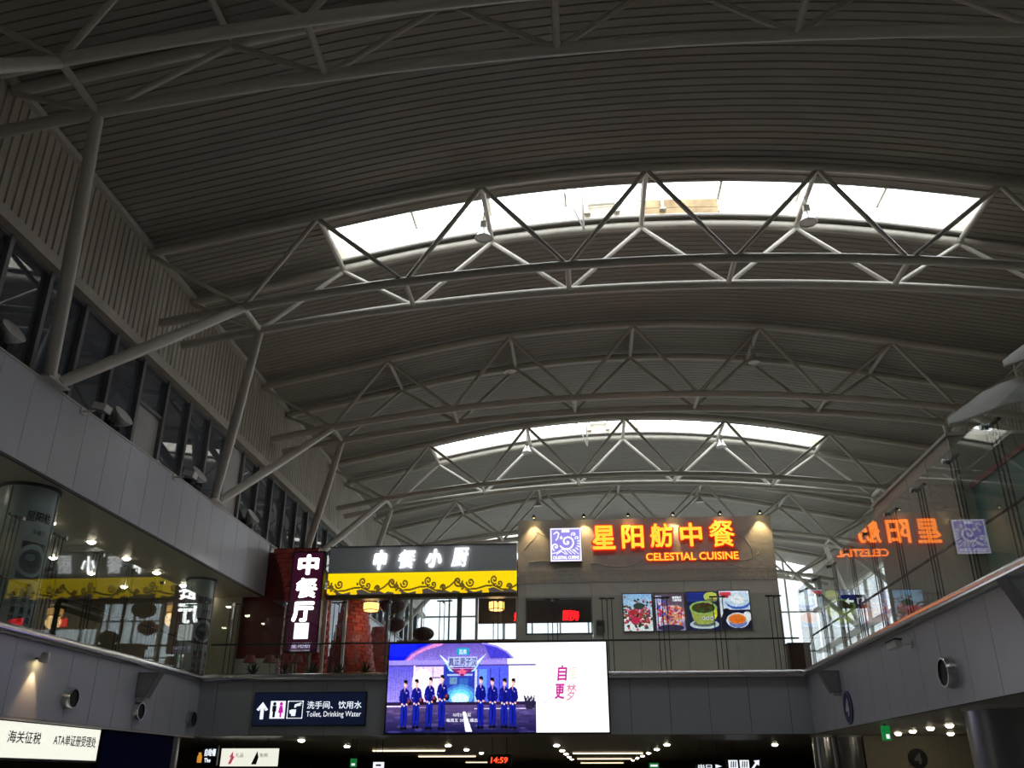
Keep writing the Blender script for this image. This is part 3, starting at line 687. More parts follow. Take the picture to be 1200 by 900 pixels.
def dish4():
    p = Pic(60, 76, (.80, .86, .95)); p.rect(0, .5, 1, 1, (.08, .09, .2)); p.ell(.62, .27, .44, .22, (.25, .38, .75)); p.ell(.6, .23, .42, .19, (.78, .86, .95))
    for a, b in ((.45, .2), (.6, .14), (.74, .2), (.55, .28), (.7, .28)): p.ell(a, b, .1, .06, (.97, .98, 1))
    p.rect(.02, .03, .4, .12, (.85, .25, .3)); p.ell(.2, .14, .12, .05, (.75, .2, .25)); p.ell(.2, .55, .14, .09, (.06, .06, .1)); p.poly([(0, .2), (.1, .55), (.02, .68), (0, .68)], (.9, .93, .97))
    p.ell(.88, .68, .14, .13, (.92, .94, .97)); p.ell(.55, .78, .38, .2, (.9, .93, .98)); p.ell(.55, .84, .3, .13, (.45, .5, .75)); p.ell(.54, .74, .3, .135, (.95, .55, .3)); p.ell(.54, .75, .26, .11, (.93, .45, .14)); return p
for (fn, x0, x1, y0, y1, lb) in ((dish1, 729.5, 762.5, 697, 740, 'red and dark leafy dish on a pale plate'), (dish2, 767, 800, 697, 740, 'pinkish spicy dish with white lettering'), (dish3, 804, 839, 696, 739.5, 'green tureen of herb soup'), (dish4, 842, 876.5, 695, 739, 'orange soup bowl and white dumplings')):
    Y = YS - .08; a, b, c, d = px(x0, Y), px(x1, Y), pz(y1, Y), pz(y0, Y)
    t = thing('food_poster', 'backlit poster of ' + lb, 'poster', ((a + b) / 2, YS, c), 'food posters on the restaurant wall')
    MB().box(a - .04, b + .04, Y + .005, YS, c - .04, d + .04).build('light_box', M_FRAME, t)
    pic = fn(); pic.noise(.25, 2, 2); pic.noise(.15, 6, 1); pic.build('picture', (a, Y, c), EX, EZ, b - a, d - c, M_POSTER, t)
    if fn is dish2: lettering('caption', '香辣鱼片\n川味特色', ((a + b) / 2 + .28, Y - .004, d - .2), EX, EZ, .35, .2, M_LOGOT, t, bold=.01)
t = thing('intercom_box', 'small dark wall box right of the restaurant window', 'box', (px(702), YS, pz(742)))
MB().box(px(697), px(707), YS - .1, YS, pz(742), pz(727)).build('case', M_FRAME, t); MB().box(px(698), px(706), YS - .12, YS - .1, pz(734), pz(729)).build('screen', M_BLACK, t)

# ------------------------------------------------------------------ small kitchen shop front
YK = 34.0
kx0, kx1 = px(383.5, YK), -2.66
sb = thing('shop_sign_band', 'grey shop sign band with white brush-style lettering', 'sign', ((kx0 + kx1) / 2, YK, 7.4))
z0, z1 = pz(670, YK, 500), pz(640, YK, 500)
M_BAND = mat('slate_grey_sign_panel', (.60, .64, .69), .5, var=.03)
cuts = [kx0, px(466, YK), px(550, YK), kx1]
for a, b in zip(cuts[:-1], cuts[1:]): MB().box(a + .008, b - .008, YK, YK + .25, z0, z1).build('sign_panel', M_BAND, sb)
MB().box(kx0, kx1, YK - .03, YK + .26, z1, z1 + .05).build('top_cap', M_FRAME, sb)
for ch, a, b, c, d in (('中', 436, 451.5, 644, 667), ('餐', 465, 485.5, 644, 666), ('小', 498, 516, 644, 665), ('厨', 528, 549, 643, 665)):
    o = Vector(((px(a, YK) + px(b, YK)) / 2, YK - .05, (pz(c, YK, 500) + pz(d, YK, 500)) / 2))
    lettering('letter', ch, o, EX, EZ, px(b, YK) - px(a, YK), pz(c, YK) - pz(d, YK), M_WHITEL, sb, depth=.03, bold=.03 if ch in '中小' else 0, shear=.18)
fz0, fz1 = pz(696, YK, 500), pz(670.5, YK, 500)
fp = Pic(480, 46, (1.0, .86, .02)); GR = (.30, .27, .26); BRN = (.36, .28, .10)
fp.put((fp.Y > .93), GR)
per = 1 / 2.88
for i in range(-1, 4):
    o = i * per - .03; asp = 480 / 46
    def sp(cx, cy, r, tr, wd, c, a0, d):
        pts = [(o + cx * per + r * (1 - .85 * t / 30) * math.cos(a0 + d * tr * 6.283 * t / 30), cy + r * asp * (1 - .85 * t / 30) * math.sin(a0 + d * tr * 6.283 * t / 30)) for t in range(31)]
        fp.line(pts, wd, c)
    fp.poly([(o + per * a, b) for a, b in ((-.05, 1.01), (.02, .86), (.12, .93), (.2, .80), (.33, .95), (.45, .86), (.62, .74), (.75, .92), (.86, .80), (.98, .95), (1.02, 1.01))], GR)
    fp.ell(o + .5 * per, .93, .018, .16, (1, .80, .02)); fp.ell(o + .17 * per, .97, .02, .12, (1, .80, .02))
    sp(.08, .46, .024, 1.3, .009, BRN, 0, 1); sp(.27, .5, .021, 1.3, .008, BRN, 3.1, -1); sp(.63, .40, .020, 1.3, .008, BRN, 1.2, 1); sp(.71, .58, .016, 1.2, .008, BRN, 2.5, -1); sp(.86, .72, .014, 1.2, .009, BRN, 3.1, 1); sp(.14, .66, .014, 1.1, .009, BRN, 1.5, -1)
    fp.line([(o + per * a, b) for a, b in ((.05, .40), (.14, .62), (.24, .82), (.36, .80), (.5, .68), (.62, .66), (.74, .84), (.84, .86), (.96, .66), (1.05, .40))], .008, BRN)
    fp.ell(o + .55 * per, .5, .006, .07, BRN)
fr = thing('shop_frieze', 'bright yellow lit frieze with brown cloud scrolls above the shop front', 'sign', ((kx0 + kx1) / 2, YK, fz0))
MB().box(kx0, kx1, YK - .02, YK + .25, fz0, fz1).build('light_box', M_FRAME, fr)
fp.build('scroll_picture', (kx0, YK - .024, fz0), EX, EZ, kx1 - kx0, fz1 - fz0, M_FRIEZE, fr)
MB().box(kx0, kx1, YK - .1, YK + .3, fz0 - .16, fz0).build('bottom_ledge', mat('brown_ledge', (.10, .075, .03), .4), fr)
sf = thing('storefront', 'glazed shop front with slim posts below the yellow frieze', 'shop front', ((kx0 + kx1) / 2, YK, MZ1))
posts = [384, 407, 456, 483, 539, 559, 606]
for i, x in enumerate(posts):
    X = px(x, YK + .1); w_ = .09 if x == 539 else .05
    MB().box(X - w_, X + w_, YK + .05, YK + .16, MZ1, fz0 - .16).build('post', M_FRAME if x in (456, 539) else M_TRIM, sf)
    if i < len(posts) - 1:
        X2 = px(posts[i + 1], YK + .1); MB().box(X + .09, X2 - .09, YK + .1, YK + .11, MZ1 + .05, fz0 - .2).build('pane', M_GLAZE, sf)
fm = thing('ceiling_grid', 'dark steel roof frame of the small shop, holding its lamps', 'frame', ((kx0 + kx1) / 2, 36, 7.6))
for Y in (34.4, 35.4, 36.0, 38.05): MB().box(kx0, 1.2 if Y > 37 else kx1, Y - .05, Y + .05, 7.6, 7.72).build('beam', M_FRAME, fm)
for X in (kx0 + .05, kx1 - .05): MB().box(X - .05, X + .05, 34.3, 38.3, 7.72, 7.84).build('cross_beam', M_FRAME, fm)
# brick kilns behind the glass
def kiln(lb, cx, cy, r0, r1, z0, z1):
    t = thing('brick_kiln', lb, 'kiln', (cx, cy, z0), 'brick kilns in the shop')
    MB().lathe((cx, cy, z0), (0, 0, 1), [(0, r0), (z1 - z0, r1), (z1 - z0, 0)], 40).build('core', M_DKRED, t)
    mb = MB(); h = .16; rows = int((z1 - z0) / h)
    for i in range(rows):
        z = z0 + i * h; r = r0 + (r1 - r0) * (i / rows); n = max(8, int(2 * math.pi * r / .34)); off = (i % 2) * .5
        for j in range(n):
            a = 2 * math.pi * (j + off) / n
            if math.sin(a) > .5: continue
            d = Vector((math.cos(a), math.sin(a), 0)); u = Vector((-math.sin(a), math.cos(a), 0)); pr = random.uniform(.02, .06)
            mb.obox(Vector((cx, cy, z + h / 2)) + d * (r + pr - .04), u, EZ, d, math.pi * r / n - .012, h / 2 - .012, .05)
    mb.build('brick_courses', M_RED, t, kind='stuff')
kiln('wide tapered red brick kiln in the shop, behind the first posts', px(417, 37.4), 37.4, 1.15, .4, MZ1, 7.0)
kiln('smaller tapered red brick kiln in the shop, right of the wide one', px(448, 40.2), 40.2, .95, .25, MZ1, 6.2)
kiln('pale-lit red brick kiln next to the vertical maroon sign', px(377, 35.7), 35.7, .42, .36, MZ1, 7.0)
# lamps and lanterns
M_LAMP = mat('glowing_lamp_paper', (1, .7, .3), .5, emit=(1, .52, .14), es=3.0)
M_LANT = mat('dark_red_lantern_cloth', (.10, .015, .015), .6)
for x, y, lb in ((435, 711, 'over the red kilns'), (582, 710, 'in front of the dark panel at the right of the shop')):
    c = PY(x, y, 36.0); t = thing('drum_lamp', 'glowing orange drum lamp ' + lb, 'lamp', c, 'drum lamps in the shop')
    MB().lathe(c - EZ * .17, EZ, [(0, 0), (0, .27), (.05, .31), (.29, .31), (.34, .27), (.34, 0)], 24).build('shade', M_LAMP, t, True)
    MB().tube(c + EZ * .17, Vector((c.x, c.y, 7.62)), .012, 6).build('cord', M_ROD, t)
    for zz in (-.15, .15): MB().lathe(c + EZ * (zz - .015), EZ, [(0, .3), (0, .32), (.03, .32), (.03, .3)], 24).build('hoop', M_WOOD, t)
    a = bpy.data.lights.new('drum_light', 'POINT'); a.energy = 25; a.color = (1, .6, .25); a.shadow_soft_size = .3
    ao = bpy.data.objects.new('drum_light', a); COL.objects.link(ao); ao.parent = t; ao.location = (0, 0, -.4)
for x, y, r, lb in ((459, 710, .50, 'upper of the pair beside the kilns'), (462, 732, .42, 'lower of the pair beside the kilns'), (496, 743, .42, 'low in front of the bright window')):
    c = PY(x, y, 36.0 if y == 732 else 35.4); t = thing('lantern', 'dark red round lantern, ' + lb, 'lantern', c, 'lanterns in the shop')
    mb = MB(); prof = [(-r * .62 + 1.24 * r * i / 10, max(.12, r * math.sqrt(max(0, 1 - (2 * i / 10 - 1) ** 2)))) for i in range(11)]
    mb.lathe(c, EZ, prof, 24); mb.build('body', M_LANT, t, True)
    for i in range(8):
        a = math.pi * i / 4; MB().path([c + Vector((math.cos(a) * rr * 1.01, math.sin(a) * rr * 1.01, hh)) for hh, rr in prof], .008, 5).build('rib', M_ROD, t)
    MB().tube(c + EZ * r * .6, Vector((c.x, c.y, 7.62)), .01, 6).build('cord', M_ROD, t)
    MB().lathe(c - EZ * r * .7, EZ, [(0, .0), (0, .13), (.08, .13), (.08, 0)], 14).build('collar', M_WOOD, t)
# dark hanging panel with red neon, counter below
M_NEON = mat('red_neon_tube', (.8, .02, .02), .4, emit=(1, .02, .03), es=1.3)
hp = thing('neon_panel', 'dark hanging panel with red neon lettering seen through the shop windows', 'sign', (-2.0, 38.0, 5.7))
a, b = px(561, 38), px(700, 38); z0, z1 = pz(729, 38), pz(690, 38)
MB().box(a, b, 38.0, 38.1, z0, z1 + .6).build('board', mat('dark_brown_board', (.03, .02, .015), .5), hp)
for i, (x, tx) in enumerate(((608, '舫'), (664, '厨'), (672, '房'))):
    lettering('neon_letter', tx, (px(x, 38), 37.97, pz(721, 38)), EX, EZ, .42, .42, M_NEON, hp, depth=.02, bold=.02)
for x in (a + .3, (a + b) / 2, b - .3): MB().tube((x, 38.05, z1 + .6), (x, 38.05, 7.62), .012, 6).build('hanger', M_ROD, hp)
ct = thing('service_counter', 'warm wooden service counter behind the big screen', 'counter', (-2.5, 36.2, MZ1))
MB().box(px(470, 36), px(700, 36), 36.0, 36.5, MZ1, pz(752, 36) - .02).build('front', M_WOOD, ct); MB().box(px(470, 36) - .05, px(700, 36) + .05, 35.9, 36.6, pz(752, 36) - .02, pz(748, 36)).build('worktop', M_WOOD, ct)

# ------------------------------------------------------------------ brick pier, vertical sign, dark red wall
def bx_left(z): t = max(0, min(1, (z - 6.2) / 2.5)); return -11.95 - .82 * t ** 1.7
pr = thing('brick_pier', 'flared red brick pier behind the vertical maroon sign', 'pier', (-11.4, 34.8, MZ1))
bh = .19; rows = int((8.62 - MZ1) / bh); bcache = {}
for i in range(rows):
    z = MZ1 + (i + .5) * bh; x = bx_left(z); end = -10.75; first = True; off = .21 if i % 2 else .42
    while x < end - .05:
        w_ = min(off if first else .42, end - x); first = False; key = round(w_, 2)
        if key not in bcache:
            q = MB(); q.box(-key / 2 + .012, key / 2 - .012, -.11, .11, -bh / 2 + .01, bh / 2 - .01); bcache[key] = q.mesh('brick', M_RED)
        link('brick', bcache[key], pr, loc=(x + w_ / 2, 34.8 + random.uniform(-.03, .03), z)); x += w_
pts = [(bx_left(MZ1 + (8.6 - MZ1) * i / 14) + .03, MZ1 + (8.6 - MZ1) * i / 14) for i in range(15)]
MB().prism([(-10.8, MZ1)] + [(-10.8, 8.6)] + pts[::-1], (0, 34.95, 0), EX, EZ, EY, .2).build('mortar_core', M_DKRED, pr)
MB().box(-15.5, -11.6, 35.2, 35.4, MZ1 + 1.3, 8.5).build('wall_red', M_DKRED, label='smooth dark red wall beside the brick pier', cat='wall', kind='structure')
MB().box(-15.5, -11.6, 35.2, 35.4, MZ1, MZ1 + 1.3).build('wall_red_base', M_GREYW, label='grey base below the dark red wall', cat='wall', kind='structure')
vs_ = thing('vertical_sign', 'tall maroon vertical sign with white lit characters', 'sign', (px(359, 33.2), 33.2, 4.5))
YV = 33.2; a, b = PY(343.8, 646, YV), PY(371.5, 764, YV); vx0, vx1, vz1, vz0 = PY(344, 646, YV).x, PY(381.5, 646, YV).x, PY(360, 646, YV).z, PY(355, 764, YV).z
MB().box(vx0, vx1, YV, YV + .3, vz0, vz1).build('case', M_BLACK, vs_); MB().box(vx0 + .06, vx1 - .06, YV - .012, YV, vz0 + .06, vz1 - .06).build('face', M_MAUVE, vs_)
MB().box(vx0 + .3, vx0 + .38, YV + .1, YV + .2, MZ1, vz0).build('leg', M_FRAME, vs_); MB().box(vx1 - .38, vx1 - .3, YV + .1, YV + .2, MZ1, vz0).build('leg', M_FRAME, vs_)
for ch, x0, x1, y0, y1 in (('中', 349.5, 374, 650, 674), ('餐', 347, 372.5, 677.5, 701), ('厅', 342.5, 368, 705, 729)):
    p, q = PY(x0, (y0 + y1) / 2, YV), PY(x1, (y0 + y1) / 2, YV); zz0, zz1 = PY(358, y1, YV).z, PY(358, y0, YV).z
    lettering('character', ch, ((p.x + q.x) / 2, YV - .03, (zz0 + zz1) / 2), EX, EZ, q.x - p.x, zz1 - zz0, M_WHITEL, vs_, depth=.015, bold=.022 if ch == '餐' else .05)
p, q = PY(344, 749, YV), PY(362.4, 730, YV); MB().box(p.x, q.x, YV - .045, YV - .015, p.z, q.z).build('white_square', M_WHITEL, vs_)
M_PALE = mat('pale_violet_lettering', (.6, .55, .7), .4, emit=(.75, .68, .95), es=.8)
p, q = PY(341, 760, YV), PY(364, 753, YV); lettering('small_name', '星阳舫', ((p.x + q.x) / 2, YV - .02, (p.z + q.z) / 2), EX, EZ, q.x - p.x, q.z - p.z, M_PALE, vs_, bold=.008)
p, q = PY(340, 763.3, YV), PY(363, 761.3, YV); lettering('small_name', 'CELESTIAL CUISINE', ((p.x + q.x) / 2, YV - .02, (p.z + q.z) / 2), EX, EZ, q.x - p.x, q.z - p.z, M_PALE, vs_)
# bar stools and potted plants behind the front glass
for i, x in enumerate((293, 316, 348)):
    c = PY(x, 772, 32.6); t = thing('bar_stool', 'dark red flared bar stool by the vertical sign, %s of three' % ('leftmost', 'middle', 'rightmost')[i], 'stool', (c.x, c.y, MZ1), 'red bar stools')
    MB().lathe((c.x, c.y, c.z - .14), EZ, [(0, 0), (0, .24), (.24, .16), (.26, .14), (.26, 0)], 20).build('seat', M_POT, t, True)
    MB().tube((c.x, c.y, MZ1 + .04), (c.x, c.y, c.z - .14), .035, 8).build('stem', M_INOX, t); MB().lathe((c.x, c.y, MZ1), EZ, [(0, 0), (0, .2), (.02, .2), (.05, .04), (.05, 0)], 18).build('base', M_INOX, t, True)
for i, x in enumerate((297, 334, 366, 397, 428)):
    c = PY(x, 786, 31.4); rr = random.Random(i); t = thing('potted_plant', 'spiky dark green potted plant behind the front glass, %s from the left' % nth(i), 'plant', (c.x, 31.4, MZ1), 'potted plants along the front glass')
    MB().lathe((c.x, 31.4, MZ1), EZ, [(0, 0), (0, .16), (.3, .22), (.32, .2), (.27, .19), (.27, 0)], 16).build('pot', M_BLACK, t, True)
    mb = MB()
    for j in range(34):
        a = rr.uniform(0, 6.283); el = rr.uniform(.25, 1.45); ln = rr.uniform(.4, .62); w_ = .035
        d = Vector((math.cos(a) * math.cos(el), math.sin(a) * math.cos(el), math.sin(el))); sd = Vector((-math.sin(a), math.cos(a), 0)); p = Vector((c.x, 31.4, MZ1 + .28))
        vs = []
        for s in range(5):
            f = s / 4; q = p + d * (ln * f) - EZ * (.22 * f * f * ln); ww = w_ * (1 - f) ** .6 * (.6 + f); vs += [q + sd * ww, q - sd * ww, q + d.cross(sd) * .006]
        fs = []
        for s in range(4): o = s * 3; fs += [(o, o + 3, o + 5, o + 2), (o + 2, o + 5, o + 4, o + 1), (o, o + 1, o + 4, o + 3)]
        mb.add(vs, fs)
    mb.build('leaves', M_LEAF, t)

# ------------------------------------------------------------------ big LED screen
lx0, lx1 = PY(455, 806, 29.8).x - .02, PY(712, 806, 29.8).x; lz0, lz1 = PY(580, 858.5, 29.8).z, PY(580, 753.5, 29.8).z
lp = Pic(470, 188, (.30, .24, .55)); SP = .678; rl = np.random.RandomState(5)
L_ = lp.X < SP
lp.grad(L_, (.36, .30, .66), (.58, .50, .86), 0, .26)
for i in range(70): lp.rect(.12 + i * .0058, .0, .1222 + i * .0058, .2, (.30, .25, .58), .45)                 # ribbed hangar front
lp.poly([(0, 0), (.20, 0), (.13, .08), (.09, .17), (.07, .2), (0, .22)], (.05, .09, .80)); lp.ell(.05, .05, .08, .1, (.10, .16, .95), .6)
lp.line([(.085, .19), (.12, .11), (.17, .05), (.24, .0)], .018, (.80, .48, .74)); lp.line([(.075, .19), (.105, .11), (.15, .05), (.2, .0)], .008, (.4, .3, .7))
lp.poly([(.43, 0), (SP, 0), (SP, .18), (.575, .18), (.53, .09)], (1, 1, 1)); lp.poly([(.44, .0), (.50, .04), (.545, .1), (.575, .175), (.47, .175)], (.24, .22, .72)); lp.line([(.44, .0), (.50, .04), (.545, .1), (.575, .175)], .008, (.55, .5, .9))
lp.rect(0, .19, SP, .25, (.56, .50, .86)); lp.rect(0, .245, SP, .258, (.28, .24, .55)); lp.rect(.55, .18, SP, .245, (.98, .97, 1)); lp.rect(0, .258, SP, .68, (.42, .36, .76))
lp.grad((lp.X < .118) & (lp.Y > .258) & (lp.Y < .66), (.34, .32, .78), (.56, .5, .86), .26, .62)
for i in range(9): lp.rect(.012 + i * .012, .27, .0145 + i * .012, .64, (.28, .25, .62), .5)
lp.rect(.118, .25, .124, .66, (.98, .9, 1)); lp.rect(.124, .268, .255, .66, (.86, .76, .93)); lp.rect(.16, .27, .163, .66, (.6, .5, .75)); lp.rect(.205, .27, .208, .66, (.6, .5, .75)); lp.rect(.208, .4, .235, .66, (.93, .86, .98)); lp.rect(.20, .385, .24, .40, (.45, .36, .62)); lp.ell(.16, .45, .05, .16, (1, .95, 1), .6)
lp.rect(.258, .26, .415, .70, (.16, .22, .62)); lp.rect(.40, .30, .41, .68, (.7, .72, .95)); lp.rect(.41, .26, .555, .66, (.30, .34, .84)); lp.rect(.42, .3, .455, .6, (.36, .52, .92)); lp.rect(.47, .28, .475, .66, (.2, .2, .6)); lp.rect(.51, .28, .515, .66, (.18, .2, .62))
lp.rect(.555, .258, SP, .66, (.95, .94, 1)); lp.rect(.56, .27, .64, .275, (.7, .68, .85)); lp.rect(.59, .48, .66, .49, (.8, .78, .9))
lp.rect(.272, .35, .39, .37, (.6, .66, .9)); lp.rect(.285, .39, .32, .47, (.36, .5, .62)); lp.rect(.33, .4, .37, .5, (.2, .36, .66))
for r_, al in ((.075, .25), (.06, .35), (.045, .5), (.03, .6)): lp.ell(.335, .60, r_, r_ * 1.75, (.45, .92, .98), al)
lp.ell(.335, .63, .04, .06, (.88, 1, .98), .7)
lp.grad((lp.Y > .68) & L_, (.34, .27, .46), (.09, .09, .26), .68, 1.0); lp.rect(0, .665, SP, .695, (.14, .10, .22)); lp.rect(.0, .70, .09, .716, (.82, .76, .92)); lp.rect(.40, .735, .67, .747, (.78, .74, .9)); lp.rect(.15, .72, .2, .73, (.55, .45, .6))
for i in range(46): lp.ell(rl.uniform(0, SP), rl.uniform(.72, 1), rl.uniform(.01, .05), rl.uniform(.006, .02), [(.42, .38, .68), (.12, .10, .24), (.30, .26, .5), (.5, .42, .6)][rl.randint(4)], .35)
lp.poly([(.348, .77), (.360, .77), (.392, .99), (.362, .99)], (.96, .95, 1))
lp.poly([(.232, .12), (.30, .26), (.30, .33), (.282, .31), (.262, .22)], (.60, .84, .95)); lp.poly([(.232, .12), (.29, .24), (.285, .27)], (.9, 1, 1)); lp.poly([(.452, .12), (.385, .26), (.385, .33), (.402, .31), (.422, .22)], (.60, .84, .95)); lp.poly([(.452, .12), (.395, .24), (.4, .27)], (.9, 1, 1))
lp.rect(.313, .055, .372, .135, (.10, .58, .72)); lp.rect(.275, .155, .41, .27, (.62, .66, .88)); lp.poly([(.28, .275), (.405, .275), (.38, .33), (.352, .36), (.342, .385), (.33, .36), (.305, .33)], (.42, .14, .40)); lp.poly([(.342, .28), (.35, .31), (.37, .315), (.354, .335), (.36, .365), (.342, .345), (.324, .365), (.33, .335), (.314, .315), (.334, .31)], (.85, .35, .5)); lp.rect(.285, .285, .4, .295, (.8, .7, .9))
for i in range(10): lp.line([(.625 + .005 * i, .60 + .01 * (i % 3)), (.635 + .004 * i, .74)], .004, (.14, .12, .22))
lp.rect(SP, 0, 1, 1, (1, 1, 1)); lp.grad((lp.X > SP) & (lp.Y > .86), (1, 1, 1), (.88, .90, .95), .86, .93); lp.grad((lp.X > SP) & (lp.Y > .93), (.90, .92, .96), (1, 1, 1), .93, 1)
lp.line([(.71, .70), (.755, .60)], .006, (.88, .62, .72))
for i, (x, ytop, h, helm) in enumerate(((.080, .43, .52, 1), (.135, .42, .52, 1), (.195, .40, .55, 1), (.252, .375, .58, 1), (.428, .395, .55, 0), (.482, .41, .53, 0), (.535, .42, .52, 0), (.573, .42, .53, 0))):
    B = (.035, .065, .44); Hi = (.10, .17, .66); D = (.015, .03, .24); SK = (.92, .66, .62); lean = (.002, -.002, .003, -.001, .001, -.002, .002, .004)[i]
    lp.rect(x - .0035, ytop + .05, x + .0035, ytop + .09, (.78, .52, .5)); lp.ell(x + lean, ytop + .03, .0082, .040, SK); lp.ell(x + lean - .002, ytop + .034, .004, .022, (.98, .78, .74))
    lp.ell(x + lean, ytop + .002, .0088, .019, (.07, .04, .07)); lp.ell(x + lean + .006, ytop + .016, .003, .016, (.07, .04, .07)); lp.rect(x + lean - .005, ytop + .027, x + lean + .005, ytop + .031, (.45, .28, .3))
    lp.poly([(x - .009, ytop + .08), (x + .009, ytop + .08), (x + .018, ytop + .105), (x + .0165, ytop + .2), (x + .0145, ytop + .29), (x - .0145, ytop + .29), (x - .0165, ytop + .2), (x - .018, ytop + .105)], B)
    lp.poly([(x - .0145, ytop + .28), (x + .0145, ytop + .28), (x + .0155, ytop + .42), (x + .013, ytop + h), (x + .003, ytop + h), (x + .001, ytop + .36), (x - .003, ytop + h), (x - .013, ytop + h), (x - .0155, ytop + .42)], (.04, .085, .50))
    lp.line([(x - .008, ytop + .3), (x - .009, ytop + .48)], .005, Hi, .7); lp.line([(x + .008, ytop + .3), (x + .008, ytop + .48)], .004, Hi, .5); lp.line([(x + .001, ytop + .33), (x, ytop + h)], .003, D)
    lp.line([(x - .010, ytop + .12), (x - .008, ytop + .24)], .005, Hi, .5); lp.line([(x, ytop + .1), (x, ytop + .27)], .002, D)
    lp.line([(x - .0165, ytop + .115), (x - .0215, ytop + .2), (x - .012, ytop + .255)], .008, B); lp.line([(x + .0165, ytop + .115), (x + .0215, ytop + .2), (x + .012, ytop + .255)], .008, B); lp.line([(x - .0195, ytop + .13), (x - .0225, ytop + .2)], .003, Hi, .7)
    lp.rect(x - .0145, ytop + .265, x + .0145, ytop + .282, D); lp.rect(x - .003, ytop + .262, x + .003, ytop + .284, (.7, .74, .95)); lp.poly([(x - .004, ytop + .08), (x + .004, ytop + .08), (x, ytop + .125)], (.66, .5, .6)); lp.rect(x + .006, ytop + .125, x + .011, ytop + .14, (.6, .6, .85))
    lp.ell(x - .008, ytop + h, .008, .016, (.02, .02, .05)); lp.ell(x + .009, ytop + h, .008, .016, (.02, .02, .05)); lp.ell(x - .010, ytop + .26, .0045, .013, SK); lp.ell(x + .012, ytop + .26, .0045, .013, SK)
    if helm: lp.ell(x + .023, ytop + .235, .011, .036, (.14, .05, .10)); lp.ell(x + .020, ytop + .222, .006, .016, (.5, .22, .26)); lp.ell(x + .027, ytop + .25, .005, .014, (.05, .03, .08))
lp.noise(.22, 3, 2); lp.noise(.12, 4, 1); lp.a[lp.X > SP] = np.clip(lp.a[lp.X > SP] * 1.2, 0, 1)
ld = thing('led_screen', 'large lit video screen on the front fascia showing a row of people in blue', 'screen', ((lx0 + lx1) / 2, YF, lz0))
MB().box(lx0 - .05, lx1 + .05, YF - .19, YF - .001, lz0 - .05, lz1 + .05).build('cabinet', M_BLACK, ld)
lw_, lh_ = lx1 - lx0, lz1 - lz0
lp.build('picture', (lx0, YF - .2, lz0), EX, EZ, lw_, lh_, M_SCREEN, ld)
def ltxt(tx, u0, u1, v0, v1, m, **k): lettering('picture_lettering', tx, (lx0 + lw_ * (u0 + u1) / 2, YF - .206, lz0 + lh_ * (1 - (v0 + v1) / 2)), EX, EZ, lw_ * (u1 - u0), lh_ * (v1 - v0), m, ld, **k)
M_SIGNT = mat('screen_white_lettering', (.8, .8, .9), .5, emit=(.9, .9, 1), es=1.0)
M_DKT = mat('screen_dark_lettering', (.05, .05, .12), .5, emit=(.03, .03, .12), es=1.0)
M_MGT = mat('screen_magenta_lettering', (.6, .05, .3), .5, emit=(.55, .03, .30), es=1.0)
M_MG2 = mat('screen_faded_lettering', (.6, .4, .4), .5, emit=(.72, .28, .42), es=1.0)
ltxt('真正男子汉', .278, .408, .165, .262, M_DKT, bold=.015); ltxt('10月21日起', .305, .385, .785, .825, M_SIGNT, bold=.006); ltxt('每周五 20:30 播出', .275, .415, .845, .885, M_SIGNT, bold=.006); ltxt('蓝鹰', .325, .36, .07, .125, M_SIGNT, bold=.004)
ltxt('自', .775, .822, .26, .44, M_MGT, bold=.03, shear=.1); ltxt('更', .762, .808, .47, .64, M_MGT, bold=.035, shear=.12); ltxt('信', .828, .868, .26, .42, mat('screen_pale_lettering', (.8, .7, .6), .5, emit=(.80, .62, .38), es=1.0), shear=.1); ltxt('梦', .815, .86, .47, .66, M_MG2, bold=.015, shear=.12)

# ------------------------------------------------------------------ signs on and under the front fascia
a, b = PY(297.5, 831, 29.85), PY(427.5, 831, 29.85); z0, z1 = PY(362, 849.5, 29.85).z, PY(362, 812, 29.85).z
ts = thing('direction_sign', 'navy sign for toilets and drinking water on the front fascia', 'sign', ((a.x + b.x) / 2, YF, z0))
MB().box(a.x, b.x, 29.85, YF - .001, z0, z1).build('case', M_NAVY, ts); MB().box(a.x - .03, b.x + .03, 29.87, YF - .003, z0 - .03, z1 + .03).build('rim', M_BLACK, ts)
sw, sh = b.x - a.x, z1 - z0; YG = 29.84
def S(u, v): return a.x + sw * u, z0 + sh * (1 - v)
M_SIGNW = mat('white_sign_print', (.85, .88, .92), .4, emit=(.9, .94, 1), es=1.0)
def sbox(nm, u0, u1, v0, v1, m, d=.004, par=ts):
    p, q = S(u0, v1), S(u1, v0); return MB().box(p[0], q[0], YG - d, YG, p[1], q[1]).build(nm, m, par)
def spoly(nm, pts, m, d=.006, par=ts):
    return MB().prism([S(*p) for p in pts], (0, YG, 0), EX, EZ, -EY, d).build(nm, m, par)
spoly('arrow', [(.078, .28), (.13, .52), (.108, .56), (.093, .47), (.093, .82), (.063, .82), (.063, .47), (.048, .56), (.026, .52)], M_SIGNW)
sbox('pictogram_panel', .15, .285, .25, .80, M_SIGNW)
M_PINK = mat('magenta_pictogram', (.6, .02, .4), .5, emit=(.65, .02, .45), es=.7)
M_DKP = mat('dark_pictogram', (.03, .03, .1), .5)
